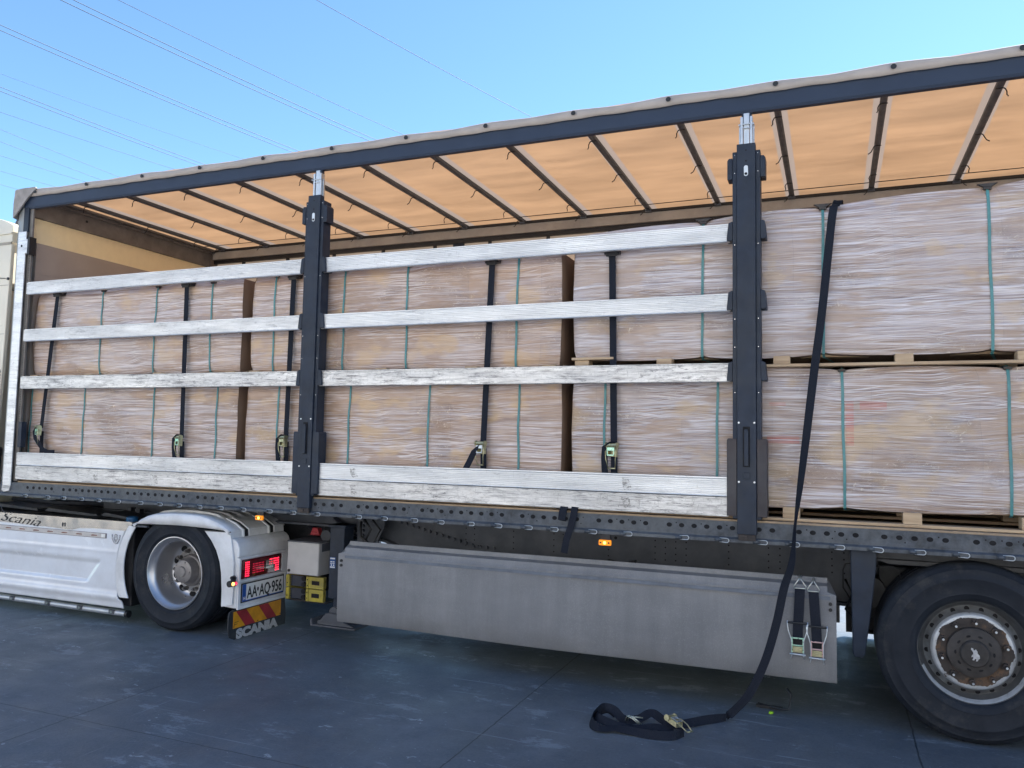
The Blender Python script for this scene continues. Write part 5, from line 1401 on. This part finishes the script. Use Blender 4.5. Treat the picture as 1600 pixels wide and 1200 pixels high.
# end of a strap hanging over the rail
e = empty('loose_strap_end', (5.62, -.03, .95), 'loose black strap end hanging over the perforated rail next to the amber marker', 'strap')
mb = MB().ribbon([((.055, .06, .262), (1, 0, 0)), ((.05, -.005, .258), (1, 0, 0)), ((.045, -.018, .20), (1, 0, 0)), ((.025, -.02, .12), (1, 0, .1)), ((.0, -.025, .04), (1, 0, .15)), ((-.015, -.03, -.05), (1, .1, .1))], .048, .003)
mb.ribbon([((-.02, .05, .262), (1, 0, 0)), ((-.028, -.005, .255), (1, 0, 0)), ((-.032, -.022, .215), (1, 0, -.1)), ((-.036, -.028, .172), (1, 0, -.2)), ((-.03, -.012, .165), (1, 0, -.2))], .052, .006)
mb.build('webbing', 'strapdark', e)
# small metal clip with a green tip lying on the ground behind the guard
e = empty('strap_clip', (6.93, .08, 0), 'small dark metal clip with a bright green tip lying on the ground under the trailer', 'strap clip')
mb = MB(); mb.tube([(-.09, .10, .012), (.05, .02, .02), (.10, -.0, .03), (.11, .02, .12), (.085, .05, .14)], .008, 6); mb.box(-.10, .06, .05, .075, .004, .02)
mb.build('clip_frame', 'black', e)
MB().prism([(-.018, .003), (-.008, .002), (.008, .004), (.012, .012), (.0, .017), (-.015, .013)], -.05, -.025, 'y').build('green_tip', 'greentip', e, bevel=.003)

# ================================================================== overhead lines
LN = [((-37.321, 24.354), (-33.55, 46.251), 2), ((-30.96, 23.649), (-26.22, 46.073), 2), ((-28.311, 24.628), (-23.315, 46.008), 1), ((-18.156, 28.382), (-12.866, 46.185), 1), ((-43.107, 28.388), (-38.984, 45.902), 0), ((-45.382, 29.974), (-43.42, 45.818), 2), ((-49.206, 32.64), (-46.577, 46.076), 1), ((-52.458, 34.907), (-52.984, 45.997), 1), ((-54.979, 36.665), (-55.313, 45.936), 1), ((-58.176, 38.894), (-57.279, 46.209), 1), ((-62.059, 41.601), (-61.437, 46.155), 1), ((-65.854, 44.247), (-65.658, 46.344), 1)]
M['cable'] = basic('dull_blue_grey_cable', (.09, .14, .20), .6, var=.05)
labs = ['overhead cable pair from the upper left edge to the roof above the front post', 'overhead cable pair nearest the middle, entering at the top edge', 'single thin overhead cable just right of the upper cable pair', 'lone thin overhead cable furthest to the right in the sky', 'faint thin overhead cable between the two left cable pairs', 'lowest overhead cable pair at the left edge',
        'thin overhead cable just below the lowest cable pair', 'thin overhead cable, second below the lowest cable pair', 'thin overhead cable, third below the lowest cable pair', 'thin overhead cable, fourth below the lowest cable pair', 'thin overhead cable, second lowest above the cab', 'lowest thin overhead cable, just above the cab roof']
for (a, b, k), lab in zip(LN, labs):
    a = Vector((*a, 25)); b = Vector((*b, 25)); d = b-a; mb = MB()
    u = d.normalized(); reach0 = a-u*22; reach1 = b+u*30
    for off in ((-.10, .10) if k == 2 else (0,)):
        pth = []
        for i in range(41):
            t = i/40; p = reach0.lerp(reach1, t)
            # sag measured so that the chord of the visible part keeps its place
            Lh = (reach1-reach0).length; s_ = t*Lh; sa = 22; sb = Lh-30
            p = p+Vector((off*2.0, 0, off*.6))+Vector((0, 0, .0009*(s_-sa)*(s_-sb)))
            pth.append(p)
        mb.tube(pth, .025 if k == 2 else (.019 if k else .012), 5)
    o = mb.build('power_line', 'cable'); tag(o, lab, 'power line', 'overhead cables in the sky')

# ================================================================== pale building added out of view (seen only in reflections, bounces sunlight back)
wh = empty('bounce_building', (4, -14, 0), 'unseen pale building with roller doors, added behind the camera to bounce sunlight', 'building')
MB().box(-32, 32, -12, 0, 0, 8.5).build('wall', basic('pale_bounce_wall', (.78, .74, .68), .7, var=.05, vscale=.6), wh)
MB().box(-32.4, 32.4, -12.4, .5, 8.501, 8.9).build('roof', basic('grey_roof_sheet', (.3, .31, .33), .6), wh)
for i in range(7):
    MB().box(-27+i*8, -23+i*8, .002, .06, .0, 4.2).build('door', basic('grey_roller_door', (.35, .37, .40), .5), wh)
